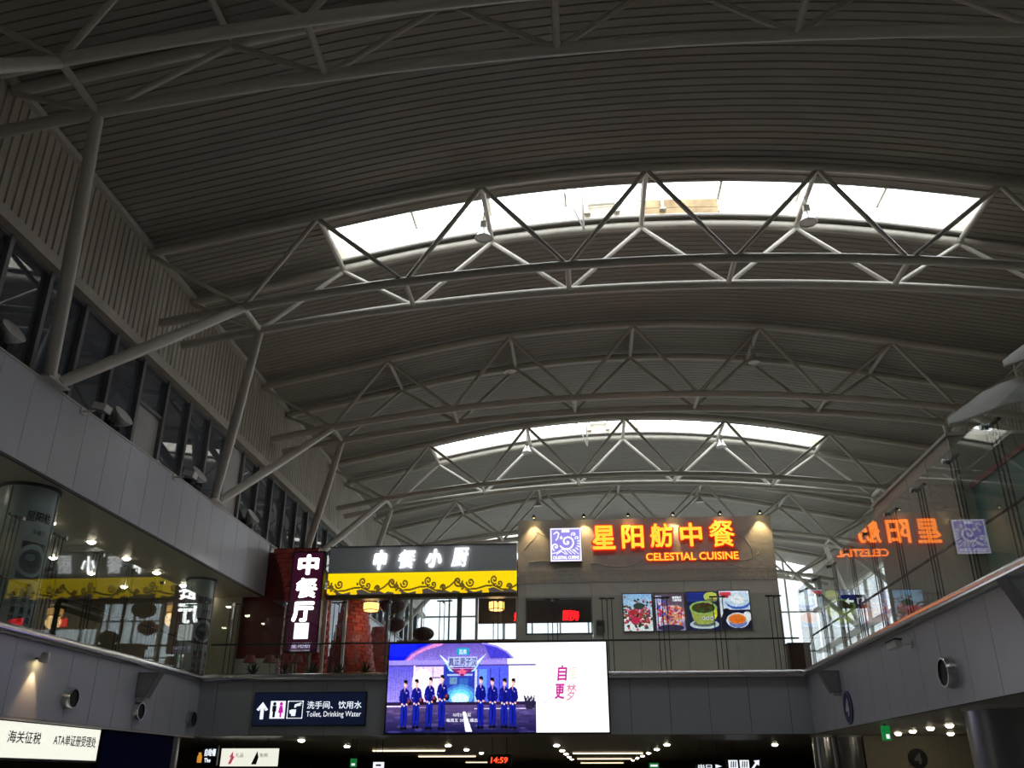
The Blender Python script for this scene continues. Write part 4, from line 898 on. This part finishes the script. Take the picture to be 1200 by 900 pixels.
for cx, m in ((.187, M_DKP), (.247, M_PINK)):
    q = MB(); c = S(cx, .34); q.lathe((c[0], YG - .004, c[1]), (0, -1, 0), [(0, 0), (0, .055), (.006, .055), (.006, 0)], 14); q.build('pictogram_head', m, ts)
    if m is M_DKP: spoly('pictogram_figure', [(cx - .018, .40), (cx + .018, .40), (cx + .018, .58), (cx + .011, .58), (cx + .011, .76), (cx - .011, .76), (cx - .011, .58), (cx - .018, .58)], m, .01)
    else: spoly('pictogram_figure', [(cx - .012, .40), (cx + .012, .40), (cx + .024, .62), (cx + .008, .62), (cx + .008, .76), (cx - .008, .76), (cx - .008, .62), (cx - .024, .62)], m, .01)
for u0, u1, v0, v1 in ((.305, .445, .25, .27), (.305, .445, .78, .80), (.305, .311, .25, .80), (.439, .445, .25, .80)): sbox('pictogram_outline', u0, u1, v0, v1, M_SIGNW)
spoly('tap_pictogram', [(.37, .36), (.425, .30), (.43, .34), (.41, .37), (.43, .39), (.405, .41), (.385, .41), (.382, .46), (.365, .46)], M_SIGNW); spoly('cup_pictogram', [(.34, .52), (.385, .52), (.38, .72), (.345, .72)], M_SIGNW); spoly('cup_handle', [(.325, .54), (.34, .54), (.342, .66), (.328, .64)], M_SIGNW)
lettering('sign_lettering', '洗手间、饮用水', (S(.725, 0)[0], YG - .004, S(0, .385)[1]), EX, EZ, sw * .49, sh * .24, M_SIGNW, ts, bold=.004); lettering('sign_lettering', 'Toilet, Drinking Water', (S(.725, 0)[0], YG - .004, S(0, .69)[1]), EX, EZ, sw * .49, sh * .22, M_SIGNW, ts)

def hang_sign(name, label, x0, x1, y0, y1, Y, m, cat='sign', th=.12):
    p, q = PY(x0, y1, Y), PY(x1, y0, Y); t = thing(name, label, cat, ((p.x + q.x) / 2, Y, p.z))
    MB().box(p.x, q.x, Y, Y + th, p.z, q.z).build('case', m, t)
    for f in (.2, .8): X = p.x + (q.x - p.x) * f; MB().tube((X, Y + th / 2, q.z), (X, Y + th / 2, MZ0), .012, 6).build('hanger', M_ROD, t)
    return t, p, q
t, p, q = hang_sign('digital_clock', 'black hanging digital clock with red 14:59 digits', 571, 599, 884, 897.5, 31.5, M_BLACK, 'clock')
lettering('digits', '14:59', ((p.x + q.x) / 2, 31.49, (p.z + q.z) / 2), EX, EZ, (q.x - p.x) * .72, (q.z - p.z) * .52, mat('red_clock_digits', (.6, .03, .01), .4, emit=(1, .06, .015), es=2.5), t, bold=.02, shear=.12)
t, p, q = hang_sign('locker_sign', 'black hanging sign with an orange bag symbol at the left corner', 227, 256, 874, 897, 31.6, M_BLACK)
M_ORG = mat('orange_symbol', (.7, .3, .02), .4, emit=(.9, .38, .04), es=.7)
w_, h_ = q.x - p.x, q.z - p.z
for r in ((.12, .32, .14, .5), (.16, .28, .5, .66), ): MB().box(p.x + w_ * r[0], p.x + w_ * r[1], 31.59, 31.6, p.z + h_ * r[2], p.z + h_ * r[3]).build('symbol', M_ORG, t)
lettering('sign_lettering', '自助餐', (p.x + w_ * .68, 31.59, p.z + h_ * .66), EX, EZ, w_ * .5, h_ * .38, M_SIGNW, t, bold=.02); lettering('sign_lettering', 'The', (p.x + w_ * .58, 31.59, p.z + h_ * .26), EX, EZ, w_ * .28, h_ * .22, M_SIGNW, t, bold=.02)
M_LBOX = mat('white_light_box', (.95, .95, .9), .4, emit=(1, 1, .86), es=.85)
t, p, q = hang_sign('advert_light_box', 'small white lit advert box hanging under the front slab', 257.5, 326, 877, 898, 31.9, M_LBOX)
M_INK = mat('grey_black_ink', (.05, .05, .06), .5)
w_, h_ = q.x - p.x, q.z - p.z; yy = 31.89
MB().prism([(.14, .12), (.18, .5), (.15, .5), (.21, .85), (.22, .55), (.25, .55), (.19, .12)], (p.x, yy, p.z), EX * w_, EZ * h_, -EY, .004).build('figure_print', mat('pink_print', (.7, .15, .2), .5, emit=(.7, .15, .2), es=.5), t)
MB().prism([(.55, .1), (.64, .85), (.67, .5), (.64, .1)], (p.x, yy, p.z), EX * w_, EZ * h_, -EY, .004).build('bottle_print', M_INK, t)
lettering('advert_lettering', '礼品', (p.x + w_ * .33, yy, p.z + h_ * .62), EX, EZ, w_ * .14, h_ * .24, M_INK, t); lettering('advert_lettering', '免税', (p.x + w_ * .76, yy, p.z + h_ * .62), EX, EZ, w_ * .15, h_ * .24, M_INK, t)
M_GREEN = mat('green_exit_face', (.02, .3, .08), .4, emit=(.02, .5, .10), es=.3)
for x0, x1, y0, y1, Y, lb in ((410, 418, 889, 899, 33.0, 'left of the big screen'), (761, 772, 894, 900, 38.0, 'beyond the right light strips')):
    t, p, q = hang_sign('exit_sign', 'small green lit exit sign hanging ' + lb, x0, x1, y0, y1, Y, M_GREEN, 'exit sign', .06)
    MB().box(p.x + .05, q.x - .05, Y - .006, Y, p.z + .05, p.z + .12).build('print', M_SIGNW, t)
t, p, q = hang_sign('notice_board', 'small white hanging notice beside a green exit sign', 437, 450, 893, 900, 33.5, M_SIGNW, th=.04)
MB().box(p.x + .1, q.x - .1, 33.49, 33.5, p.z + .06, p.z + .12).build('print', M_INK, t)
for x0, x1, y0, y1, lb, tx in ((816, 848, 894.5, 903, 'left of two at the lower right', '出口 ▶'), (852, 892, 888.5, 903, 'right of two at the lower right', '↗')):
    t, p, q = hang_sign('pictogram_sign', 'black hanging sign with white pictograms, ' + lb, x0, x1, y0, y1, 36.0, M_BLACK)
    w_, h_ = q.x - p.x, q.z - p.z
    if tx == '↗':
        for f in (.06, .38):
            MB().box(p.x + w_ * f, p.x + w_ * (f + .26), 35.99, 36.0, p.z + h_ * .15, p.z + h_ * .85).build('pictogram_panel', M_SIGNW, t)
            for g in (.05, .11, .17): MB().prism([(f + g, .25), (f + g + .03, .25), (f + g + .05, .75), (f + g + .02, .75)], (p.x, 35.985, p.z), EX * w_, EZ * h_, -EY, .004).build('pictogram', M_DKP, t)
        MB().prism([(.70, .2), (.76, .15), (.86, .5), (.92, .4), (.94, .85), (.78, .8), (.82, .62)], (p.x, 35.995, p.z), EX * w_, EZ * h_, -EY, .006).build('arrow', M_SIGNW, t)
    else: lettering('sign_lettering', tx, (p.x + w_ / 2, 35.99, p.z + h_ * .6), EX, EZ, w_ * .85, h_ * .5, M_SIGNW, t, bold=.02)

# light strips and downlights in the lower ceilings
n = 0
for X0, X1, ys, lb in ((-10.3, -6.9, (44.5, 56.5, 78), 'left bank'), (-1.0, 2.6, (50, 64.5, 82), 'right bank')):
    for i, Y in enumerate(ys):
        t = thing('light_strip', 'long warm ceiling light strip under the front slab, %s, %s row' % (lb, nth(i)), 'light', ((X0 + X1) / 2, Y, MZ0), 'light strips under the front slab')
        MB().box(X0, X1, Y - .12, Y + .12, MZ0 - .10, MZ0).build('diffuser', M_BAR, t); MB().box(X0 - .05, X1 + .05, Y - .17, Y - .12, MZ0 - .04, MZ0).build('frame', M_TRIM, t); MB().box(X0 - .05, X1 + .05, Y + .12, Y + .17, MZ0 - .04, MZ0).build('frame', M_TRIM, t)
def downlight(x, y, z, label, group, r=.1):
    t = thing('downlight', label, 'downlight', (x, y, z), group)
    MB().lathe((x, y, z), (0, 0, -1), [(0, r * 1.35), (.015, r * 1.3), (.015, r), (0, r)], 18).build('ring', M_TRIM, t)
    MB().lathe((x, y, z), (0, 0, -1), [(0, r), (.05, r * .85), (.075, r * .5), (.08, 0)], 16).build('lens', M_DOWN, t, True)
for X, ys, lb in ((-10.3, (33.2, 39.6, 45.5), 'under the toilet sign'), (-5.9, (39, 44.8, 50.9, 57, 63), 'left of the clock'), (-1.45, (39.3, 46.5, 53, 60, 68), 'right of the clock'), (3.0, (38.7, 45, 51.6, 58, 65, 72), 'right of the light strips'), (7.3, (39,), 'near the right corner')):
    for i, Y in enumerate(ys): downlight(X, Y, MZ0, 'recessed downlight under the front slab, row %s, %s from the front' % (lb, nth(i)), 'downlights under the front slab', .13)
for i, (X, Y) in enumerate(((9.1, 25), (9.1, 26.4), (9.15, 28), (9.2, 29.5), (10.8, 29.7))): downlight(X, Y, MZ0, 'recessed downlight under the right gallery, %s from the round column' % nth(i), 'downlights under the right gallery', .1)
for i in range(9): downlight(-15.1, 18.93 + 2.23 * (i - 1), BK0 - .03, 'round downlight in the left gallery soffit, row by the glass, %s from the camera' % nth(i), 'downlights in the left gallery', .13)
for i in range(7): downlight(-17.45, 20.3 + 2.42 * (i - 1), BK0 - .03, 'round downlight in the left gallery soffit, inner row, %s from the camera' % nth(i), 'downlights in the left gallery', .12)

# ------------------------------------------------------------------ left side fittings
M_COLM = mat('frosted_column_skin', (.34, .44, .45), .3, var=.03, scale=1)
def pcolumn(label, cx, cy, r, z0, z1, txt):
    t = thing('poster_column', label, 'column', (cx, cy, z0), 'round poster columns')
    MB().lathe((cx, cy, z0), EZ, [(0, 0), (0, r), (z1 - z0, r), (z1 - z0, 0)], 40).build('shaft', M_COLM, t, True)
    MB().lathe((cx, cy, z1 - .08), EZ, [(0, r), (0, r + .03), (.08, r + .03), (.08, r)], 40).build('top_ring', M_JOINT, t)
    a0 = math.atan2(-cy, -cx) + .42
    def bend(o, vz, rr): return lambda u, v: Vector((cx + rr * math.cos(a0 + (u + o) / r), cy + rr * math.sin(a0 + (u + o) / r), vz + v))
    for da in (-1.05, .75): MB().tube((cx + (r + .004) * math.cos(a0 + da), cy + (r + .004) * math.sin(a0 + da), z0), (cx + (r + .004) * math.cos(a0 + da), cy + (r + .004) * math.sin(a0 + da), z1 - .1), .012, 6).build('seam', M_JOINT, t)
    M_I = mat('column_print_ink', (.03, .05, .055), .5)
    lettering('column_lettering', txt, (0, 0, 0), EX, EZ, .62, .26, M_I, t, bold=.02, bend=bend(.05, z1 - .82, r + .006))
    lettering('column_lettering', '中餐厅', (0, 0, 0), EX, EZ, .34, .13, M_I, t, bold=.02, bend=bend(.12, z1 - 1.2, r + .006))
    pc = Pic(40, 56, (.10, .14, .15)); pc.ell(.5, .5, .62, .45, (.62, .70, .70)); pc.ell(.5, .52, .48, .33, (.25, .32, .33)); pc.ell(.55, .5, .3, .2, (.08, .1, .1)); pc.ell(.4, .42, .2, .1, (.5, .58, .58))
    def bp(u, v): q = bend(-.22, z1 - 2.32, r + .006)(u, v); return (q.x, q.y, q.z)
    pc.build('dish_print', (0, 0, 0), EX, EZ, .62, .88, M_PRINT, t, bend=bp)
    for i in range(3): lettering('column_lettering', '餐\n厅\n美\n味', (0, 0, 0), EX, EZ, .12, .8, M_I, t, bold=.02, bend=bend(-.12 + i * .22, z1 - 2.95, r + .006))
pcolumn('large frosted round column with printed dish poster at the left photo edge', -13.85, 20.35, .68, MZ1, BK0 - .03, '星阳舫')
pcolumn('frosted round column with dish print near the left inner corner', -14.02, 31.45, .52, MZ1, BK0 - .03, '星阳舫')
# things on the gallery behind the left glass
for i, (x, y) in enumerate(((-17.0, 23.0), (-17.2, 26.5), (-17.2, 29.5))):
    t = thing('gallery_screen', 'dull grey-brown partition on the left gallery, %s from the camera' % nth(i), 'partition', (x, y, MZ1), 'gallery partitions')
    for j in range(6): MB().box(x - .04, x + .04, y - 1.2 + j * .4, y - 1.2 + j * .4 + .38, MZ1, MZ1 + 2.0 + .2 * (i % 2)).build('board', M_BEIGE, t)
    MB().box(x - .06, x + .06, y - 1.25, y + 1.25, MZ1 + 2.2, MZ1 + 2.28).build('top_rail', M_FRAME, t)

# floodlights standing on the ledge
for i, y in enumerate((11.7, 16.93, 22.12, 27.39, 32.57)):
    lb = ['out of view beside the camera', 'at the left photo edge', 'second along the ledge', 'third along the ledge', 'farthest along the ledge'][i]
    c = Vector((XL + .0, y, LEDGE + .42)); ax = Vector((.8, -.12, .6)).normalized(); t = thing('floodlight', 'round metal floodlight on the left ledge, ' + lb, 'floodlight', (c.x, y, LEDGE), 'floodlights on the left ledge')
    MB().lathe(c - ax * .22, ax, [(0, 0), (0, .1), (.08, .16), (.22, .28), (.34, .33), (.36, .33), (.36, .31), (.24, .26), (.12, .12)], 24).build('reflector', M_HOOD, t, True)
    MB().lathe(c + ax * .12, ax, [(0, .31), (.015, .31), (.03, .0)], 24).build('lens', mat('pale_lens_glass', (.8, .8, .78), .25), t, True)
    MB().obox(c - ax * .30, ax, ax.cross(EZ).normalized(), ax.cross(ax.cross(EZ).normalized()), .12, .11, .1).build('ballast_box', M_BLACK, t)
    sd = ax.cross(EZ).normalized(); MB().path([c + sd * .35, c + sd * .35 - EZ * .3, c - sd * .35 - EZ * .3, c - sd * .35], .022, 6).build('yoke', M_BLACK, t); MB().tube((c.x, y, LEDGE), (c.x, y, c.z - .28), .05, 8).build('foot', M_BLACK, t)
for i, y in enumerate((20.28, 25.79)):
    lb = ('nearer', 'farther')[i]; z = 8.72; t = thing('bracket_spotlight', 'small grey box spotlight on an arm from the left bulkhead, %s one' % lb, 'spotlight', (XL, y, z), 'box spotlights on the bulkhead')
    MB().box(XL, XL + .03, y - .1, y + .1, z - .1, z + .06).build('wall_plate', M_TRIM, t); MB().path([(XL + .02, y, z - .02), (XL + .3, y - .02, z - .02), (XL + .42, y - .04, z + .02)], .028, 8).build('arm', M_TRIM, t)
    MB().obox((XL + .56, y - .05, z + .04), Vector((.9, 0, -.25)).normalized(), EY, Vector((.25, 0, .9)).normalized(), .18, .16, .09)  .build('housing', M_TRIM, t); MB().obox((XL + .53, y - .05, z - .05), Vector((.9, 0, -.25)).normalized(), EY, Vector((.25, 0, .9)).normalized(), .15, .13, .01).build('lens', M_BLACK, t)
# downward wall lamp
y, z = 20.51, 2.58; t = thing('wall_lamp', 'small lamp on the left floor edge washing the panel with warm light', 'lamp', (XL, y, z))
MB().path([(XL, y, z - .02), (XL + .16, y, z - .02), (XL + .2, y, z + .06)], .02, 8).build('arm', M_BLACK, t); MB().lathe((XL + .24, y, z + .12), (-.3, .25, -1), [(0, 0), (0, .07), (.06, .1), (.22, .12), (.22, .11), (.1, .06)], 18).build('hood', M_HOOD, t, True)
MB().lathe((XL + .19, y + .04, z - .07), (-.3, .25, -1), [(0, 0), (0, .1), (.01, .1), (.02, 0)], 14).build('lens', M_WARM, t)
a = bpy.data.lights.new('wall_lamp_light', 'SPOT'); a.energy = 45; a.color = (1, .62, .30); a.spot_size = math.radians(62); a.spot_blend = .5; a.shadow_soft_size = .04
ao = bpy.data.objects.new('wall_lamp_light', a); COL.objects.link(ao); ao.parent = t; ao.location = (.17, .03, -.16); ao.rotation_euler = Vector((-.2, -.05, -1)).to_track_quat('-Z', 'Y').to_euler()
# round loudspeakers
M_GRILL = mat('black_speaker_grille', (.012, .012, .014), .6, bump=.4, bscale=120)
def speaker(x, y, z, s, r, label):
    t = thing('round_speaker', label, 'speaker', (x, y, z), 'round wall speakers'); n = (s, 0, 0)
    MB().lathe((x, y, z), n, [(0, r * 1.05), (.16, r), (.18, r * .97), (.18, r * .86), (.12, r * .86)], 28).build('housing', M_INOX, t, True); MB().lathe((x, y, z), n, [(.13, r * .86), (.15, r * .5), (.155, 0)], 28).build('grille', M_GRILL, t, True)
speaker(XL, 22.18, 1.81, 1, .24, 'round black speaker on the left floor edge, nearest to the wall lamp'); speaker(XL, 25.78, 1.74, 1, .24, 'round black speaker on the left floor edge, under the grey wedge'); speaker(XL, 29.41, 1.73, 1, .24, 'round black speaker on the left floor edge, next to the corner')
speaker(XR, 18.17, 1.83, -1, .28, 'round black speaker on the right floor edge')
M_WEDGE = mat('grey_wedge_box', (.24, .245, .255), .5)
def wedge(x, y, z, s, k, label):
    t = thing('wedge_speaker', label, 'speaker', (x, y, z), 'grey wedge boxes'); h = .8 * k
    MB().prism([(0, 0), (.36 * k, 0), (.74 * k, h), (0, h)], (x, y - .16, z), (s, 0, 0), EZ, EY, .32).build('body', M_WEDGE, t); MB().prism([(.05, .05), (.33 * k, .05), (.66 * k, h - .05), (.05, h - .05)], (x, y - .168, z), (s, 0, 0), EZ, EY, .01).build('side_panel', mat('grey_wedge_side', (.30, .305, .315), .55), t)
    MB().box(min(x, x + s * .3 * k), max(x, x + s * .3 * k), y - .1, y + .1, z - .08, z).build('mount', M_TRIM, t)
wedge(XL, 25.75, 2.1, 1, .85, 'grey wedge-shaped box on the left floor edge'); wedge(XR, 26.3, 2.14, -1, .72, 'grey wedge-shaped box on the right floor edge above the number disc'); wedge(XR, 13.95, 2.08, -1, .85, 'grey wedge-shaped box at the right photo edge')
# lit notice and dark blue board under the left edge
X = XL - .1; y0, y1, z0, z1 = 19.85, 24.25, .42, 1.17
t = thing('customs_light_box', 'white lit sign about customs under the left floor edge', 'sign', (X, 22, z0))
MB().box(X - .2, X - .01, y0 - .06, y1 + .06, z0 - .05, z1 + .05).build('case', M_BLACK, t); MB().box(X - .01, X, y0, y1, z0, z1).build('face', M_LBOX, t)
for tx, ya, yb in (('海关征税', 20.25, 21.55), ('ATA单证册受理处', 22.1, 24.1)): lettering('sign_lettering', tx, (X + .004, (ya + yb) / 2, .86), EY, EZ, yb - ya, .26, M_INK, t, bold=.012)
for f in (.1, .9): yy = y0 + (y1 - y0) * f; MB().tube((X - .1, yy, z1), (X - .1, yy, MZ0), .02, 6).build('hanger', M_ROD, t)
t = thing('blue_board', 'dark blue board right of the lit customs sign', 'sign', (X, 26.6, -.4))
MB().box(X - .2, X, 24.45, 28.75, -.6, 1.2).build('board', mat('dark_blue_board', (.006, .009, .05), .85, spec=.05), t); MB().box(X - .21, X + .01, 24.4, 28.8, 1.2, MZ0).build('rail', M_FRAME, t); MB().box(X - .2, X - .1, 24.45, 24.6, FLOOR, -.6).build('leg', M_FRAME, t); MB().box(X - .2, X - .1, 28.6, 28.75, FLOOR, -.6).build('leg', M_FRAME, t)
def pillar(label, x, y, r, m, name='round_pillar'):
    t = thing(name, label, 'pillar', (x, y, FLOOR)); MB().lathe((x, y, FLOOR), EZ, [(0, 0), (0, r), (MZ0 - FLOOR, r), (MZ0 - FLOOR, 0)], 40).build('shaft', m, t, True); MB().lathe((x, y, MZ0 - .06), EZ, [(0, r), (0, r + .03), (.06, r + .03), (.06, r)], 40).build('collar', M_TRIM, t)
    MB().lathe((x, y, FLOOR), EZ, [(0, r + .02), (.15, r + .02), (.15, r)], 40).build('plinth', M_FRAME, t)
M_COLS = mat('dull_steel_cladding', (.30, .30, .31), .3, metal=.7, var=.06)
pillar('grey round pillar under the left inner corner', -13.5, 29.5, .35, M_COLS); pillar('big steel-clad round pillar under the right gallery', 8.2, 18.9, .95, M_COLS); pillar('slim bright steel pillar under the right inner corner', 7.25, 30.9, .3, M_INOX); pillar('steel-clad pillar beside the slim bright one', 8.1, 31.2, .45, M_COLS)

# ------------------------------------------------------------------ right side fittings
t = thing('security_camera', 'white bullet security camera on the right floor edge', 'camera', (XR, 20.3, 2.6)); y, z = 20.35, 2.6
MB().lathe((XR, y - .3, z), (-1, 0, 0), [(0, 0), (0, .07), (.03, .07), (.04, .02), (.04, 0)], 14).build('mount', M_WHITEP, t); MB().path([(XR - .03, y - .3, z), (XR - .2, y - .25, z), (XR - .25, y - .1, z + .02)], .02, 8).build('arm', M_WHITEP, t)
d = Vector((-.35, .9, -.15)).normalized(); c = Vector((XR - .28, y, z + .03)); MB().obox(c, d, d.cross(EZ).normalized(), d.cross(d.cross(EZ).normalized()), .15, .085, .075).build('body', M_WHITEP, t); MB().lathe(c + d * .15, d, [(0, .055), (.03, .055), (.03, 0)], 14).build('lens', M_BLACK, t); MB().obox(c + EZ * .08, d, d.cross(EZ).normalized(), EZ, .17, .1, .012).build('sunshield', M_BLACK, t)
M_DISC = mat('navy_disc', (.02, .03, .12), .4); M_GDISC = mat('dark_grey_disc', (.04, .04, .045), .4)
t = thing('number_disc', 'navy number 4 disc on the right floor edge', 'sign', (XR, 25.69, 1.7)); MB().lathe((XR, 25.69, 1.72), (-1, 0, 0), [(0, 0), (0, .42), (.03, .42), (.035, .39), (.035, 0)], 36).build('disc', M_DISC, t); MB().lathe((XR - .036, 25.69, 1.72), (-1, 0, 0), [(0, .40), (.004, .40), (.004, .38), (0, .38)], 36).build('rim', mat('pale_rim', (.35, .37, .5), .4), t)
lettering('numeral', '4', (XR - .042, 25.69, 1.72), -EY, EZ, .32, .46, mat('white_numeral_print', (.85, .85, .88), .5), t, bold=.05)
bwall = struct('wall_right_lower_end', 'beige panelled wall under the right gallery', 'wall')
for i in range(5): MB().box(8.75 + i * 1.3, 10.04 + i * 1.3, 31.6, 31.7, FLOOR, MZ0).build('wall_panel', mat('olive_beige_panel', (.50, .46, .34), .4), bwall)
c = PY(1076, 889, 31.55); t = thing('number_disc', 'dark grey number 4 disc on the beige wall', 'sign', c); MB().lathe((c.x, 31.6, c.z), (0, -1, 0), [(0, 0), (0, .3), (.03, .3), (.03, 0)], 32).build('disc', M_GDISC, t); lettering('numeral', '4', (c.x, 31.565, c.z), EX, EZ, .24, .32, mat('grey_numeral', (.35, .35, .35), .5), t, bold=.04)
c = PX(1036.5, 854, 7.3); t = thing('exit_sign', 'green lit exit sign hanging below the right floor edge', 'exit sign', c); MB().box(7.22, 7.42, c.y - .05, c.y + .05, .86, 1.2).build('face', M_GREEN, t); MB().tube((7.32, c.y, 1.2), (7.32, c.y, MZ0), .02, 6).build('hanger', M_ROD, t); MB().box(7.3, 7.38, c.y - .055, c.y - .05, .9, 1.0).build('print', M_SIGNW, t)
# cabinet, arrow sign and kiosk on the right gallery
p, q = PY(927, 782, 33), PY(949, 755, 33); t = thing('display_cabinet', 'dark red cabinet behind the right end of the front glass', 'cabinet', ((p.x + q.x) / 2, 33, MZ1))
MB().box(p.x, q.x, 33, 33.5, MZ1 + .1, q.z).build('body', mat('dark_red_lacquer', (.05, .012, .012), .35), t); MB().box(p.x - .03, q.x + .03, 32.97, 33.53, q.z, q.z + .06).build('top', M_BLACK, t); MB().box(p.x, q.x, 33.02, 33.5, MZ1, MZ1 + .1).build('plinth', M_BLACK, t)
t = thing('arrow_sign', 'black sign with a white left arrow on the right gallery', 'sign', (9.5, 33, 5.6)); MB().box(9.1, 9.95, 33, 33.1, 5.55, 6.02).build('case', M_BLACK, t)
MB().prism([(0, .5), (.3, .95), (.3, .65), (.62, .65), (.62, .35), (.3, .35), (.3, .05)], (9.2, 32.995, 5.66), EX * .5, EZ * .26, -EY, .006).build('arrow', M_SIGNW, t); MB().box(9.6, 9.88, 32.99, 33, 5.68, 5.9).build('pictogram_panel', M_SIGNW, t); MB().prism([(0, 0), (.1, 0), (.16, .18), (.06, .18)], (9.66, 32.985, 5.7), EX, EZ, -EY, .004).build('pictogram', M_DKP, t)
for X in (9.2, 9.85): MB().tube((X, 33.05, MZ1), (X, 33.05, 5.55), .03, 8).build('post', M_FRAME, t)
t = thing('kiosk', 'grey-green kiosk on the right gallery behind the glass', 'kiosk', (12.8, 20.5, MZ1)); M_KIO = mat('grey_green_kiosk_panel', (.44, .43, .36), .5)
for i in range(6): MB().box(8.45 + i * 1.48, 8.45 + i * 1.48 + 1.46, 20, 20.12, MZ1, 7.24).build('front_panel', M_KIO, t)
for i in range(4): MB().box(8.45, 8.57, 20.14 + i * 1.45, 20.14 + i * 1.45 + 1.43, MZ1, 7.24).build('side_panel', M_KIO, t)
MB().box(8.4, 17.3, 19.95, 25.95, 7.24, 7.32).build('roof', M_TRIM, t); MB().box(8.6, 17.2, 25.8, 25.9, MZ1, 7.24).build('rear_panel', M_KIO, t)
tz = PX(1160, 557, 8.7).z
t = thing('teal_counter_wall', 'teal counter wall with a red top rail on the right gallery', 'counter', (8.7, 15.5, MZ1))
for i in range(5): MB().box(8.7, 8.8, 11 + i * 1.78, 11 + i * 1.78 + 1.76, MZ1, tz).build('panel', mat('teal_panel', (.06, .26, .23), .4), t)
MB().box(8.66, 8.84, 11, 19.9, tz, tz + .12).build('top_rail', mat('dull_red_rail', (.25, .04, .06), .4), t)
M_SAIL = mat('pale_fabric_canopy', (.44, .44, .41), .6, var=.04)
def sail(label, top, bot, Y, parentz):
    c = PY(*top[0], Y); t = thing('sail_canopy', label, 'canopy', c, 'sail canopies over the kiosk'); n = len(top); mb = MB(); vs = []
    for (a, b) in zip(top, bot):
        P, Q = PY(*a, Y + .9), PY(*b, Y - .5); M_ = (P + Q) / 2 + Vector((0, 0, .12))
        vs += [P, (P + M_) / 2 + EZ * .05, M_, (Q + M_) / 2 + EZ * .05, Q]
    k = 5; up = [v + EZ * .04 for v in vs]; fs = []
    for i in range(n - 1):
        for j in range(k - 1):
            o = i * k + j; fs.append((o, o + 1, o + k + 1, o + k)); fs.append(tuple(x + n * k for x in (o, o + k, o + k + 1, o + 1)))
    mb.add(vs + up, fs); mb.build('fabric', M_SAIL, t, True)
    MB().path([v + EZ * .02 for v in vs[0::k]], .03, 6).build('edge_rib', M_TRIM, t); MB().path([v + EZ * .02 for v in vs[k - 1::k]], .03, 6).build('edge_rib', M_TRIM, t)
    for i in (1, n - 2):
        p = vs[i * k + 2]; MB().tube((p.x, p.y, 7.325), (p.x, p.y, p.z), .035, 8).build('mast', M_STEEL, t)
sail('curved pale sail canopy above the kiosk at the right photo edge, lower one', [(1111, 497), (1128, 480), (1150, 462), (1175, 450), (1205, 441), (1240, 436)], [(1112, 499), (1132, 493), (1155, 484), (1178, 475), (1205, 470), (1240, 470)], 21.5, 7.3)
sail('curved pale sail canopy above the kiosk at the right photo edge, upper one', [(1175, 429), (1186, 418), (1205, 402), (1240, 380)], [(1177, 430), (1188, 427), (1205, 420), (1240, 410)], 22.5, 7.3)
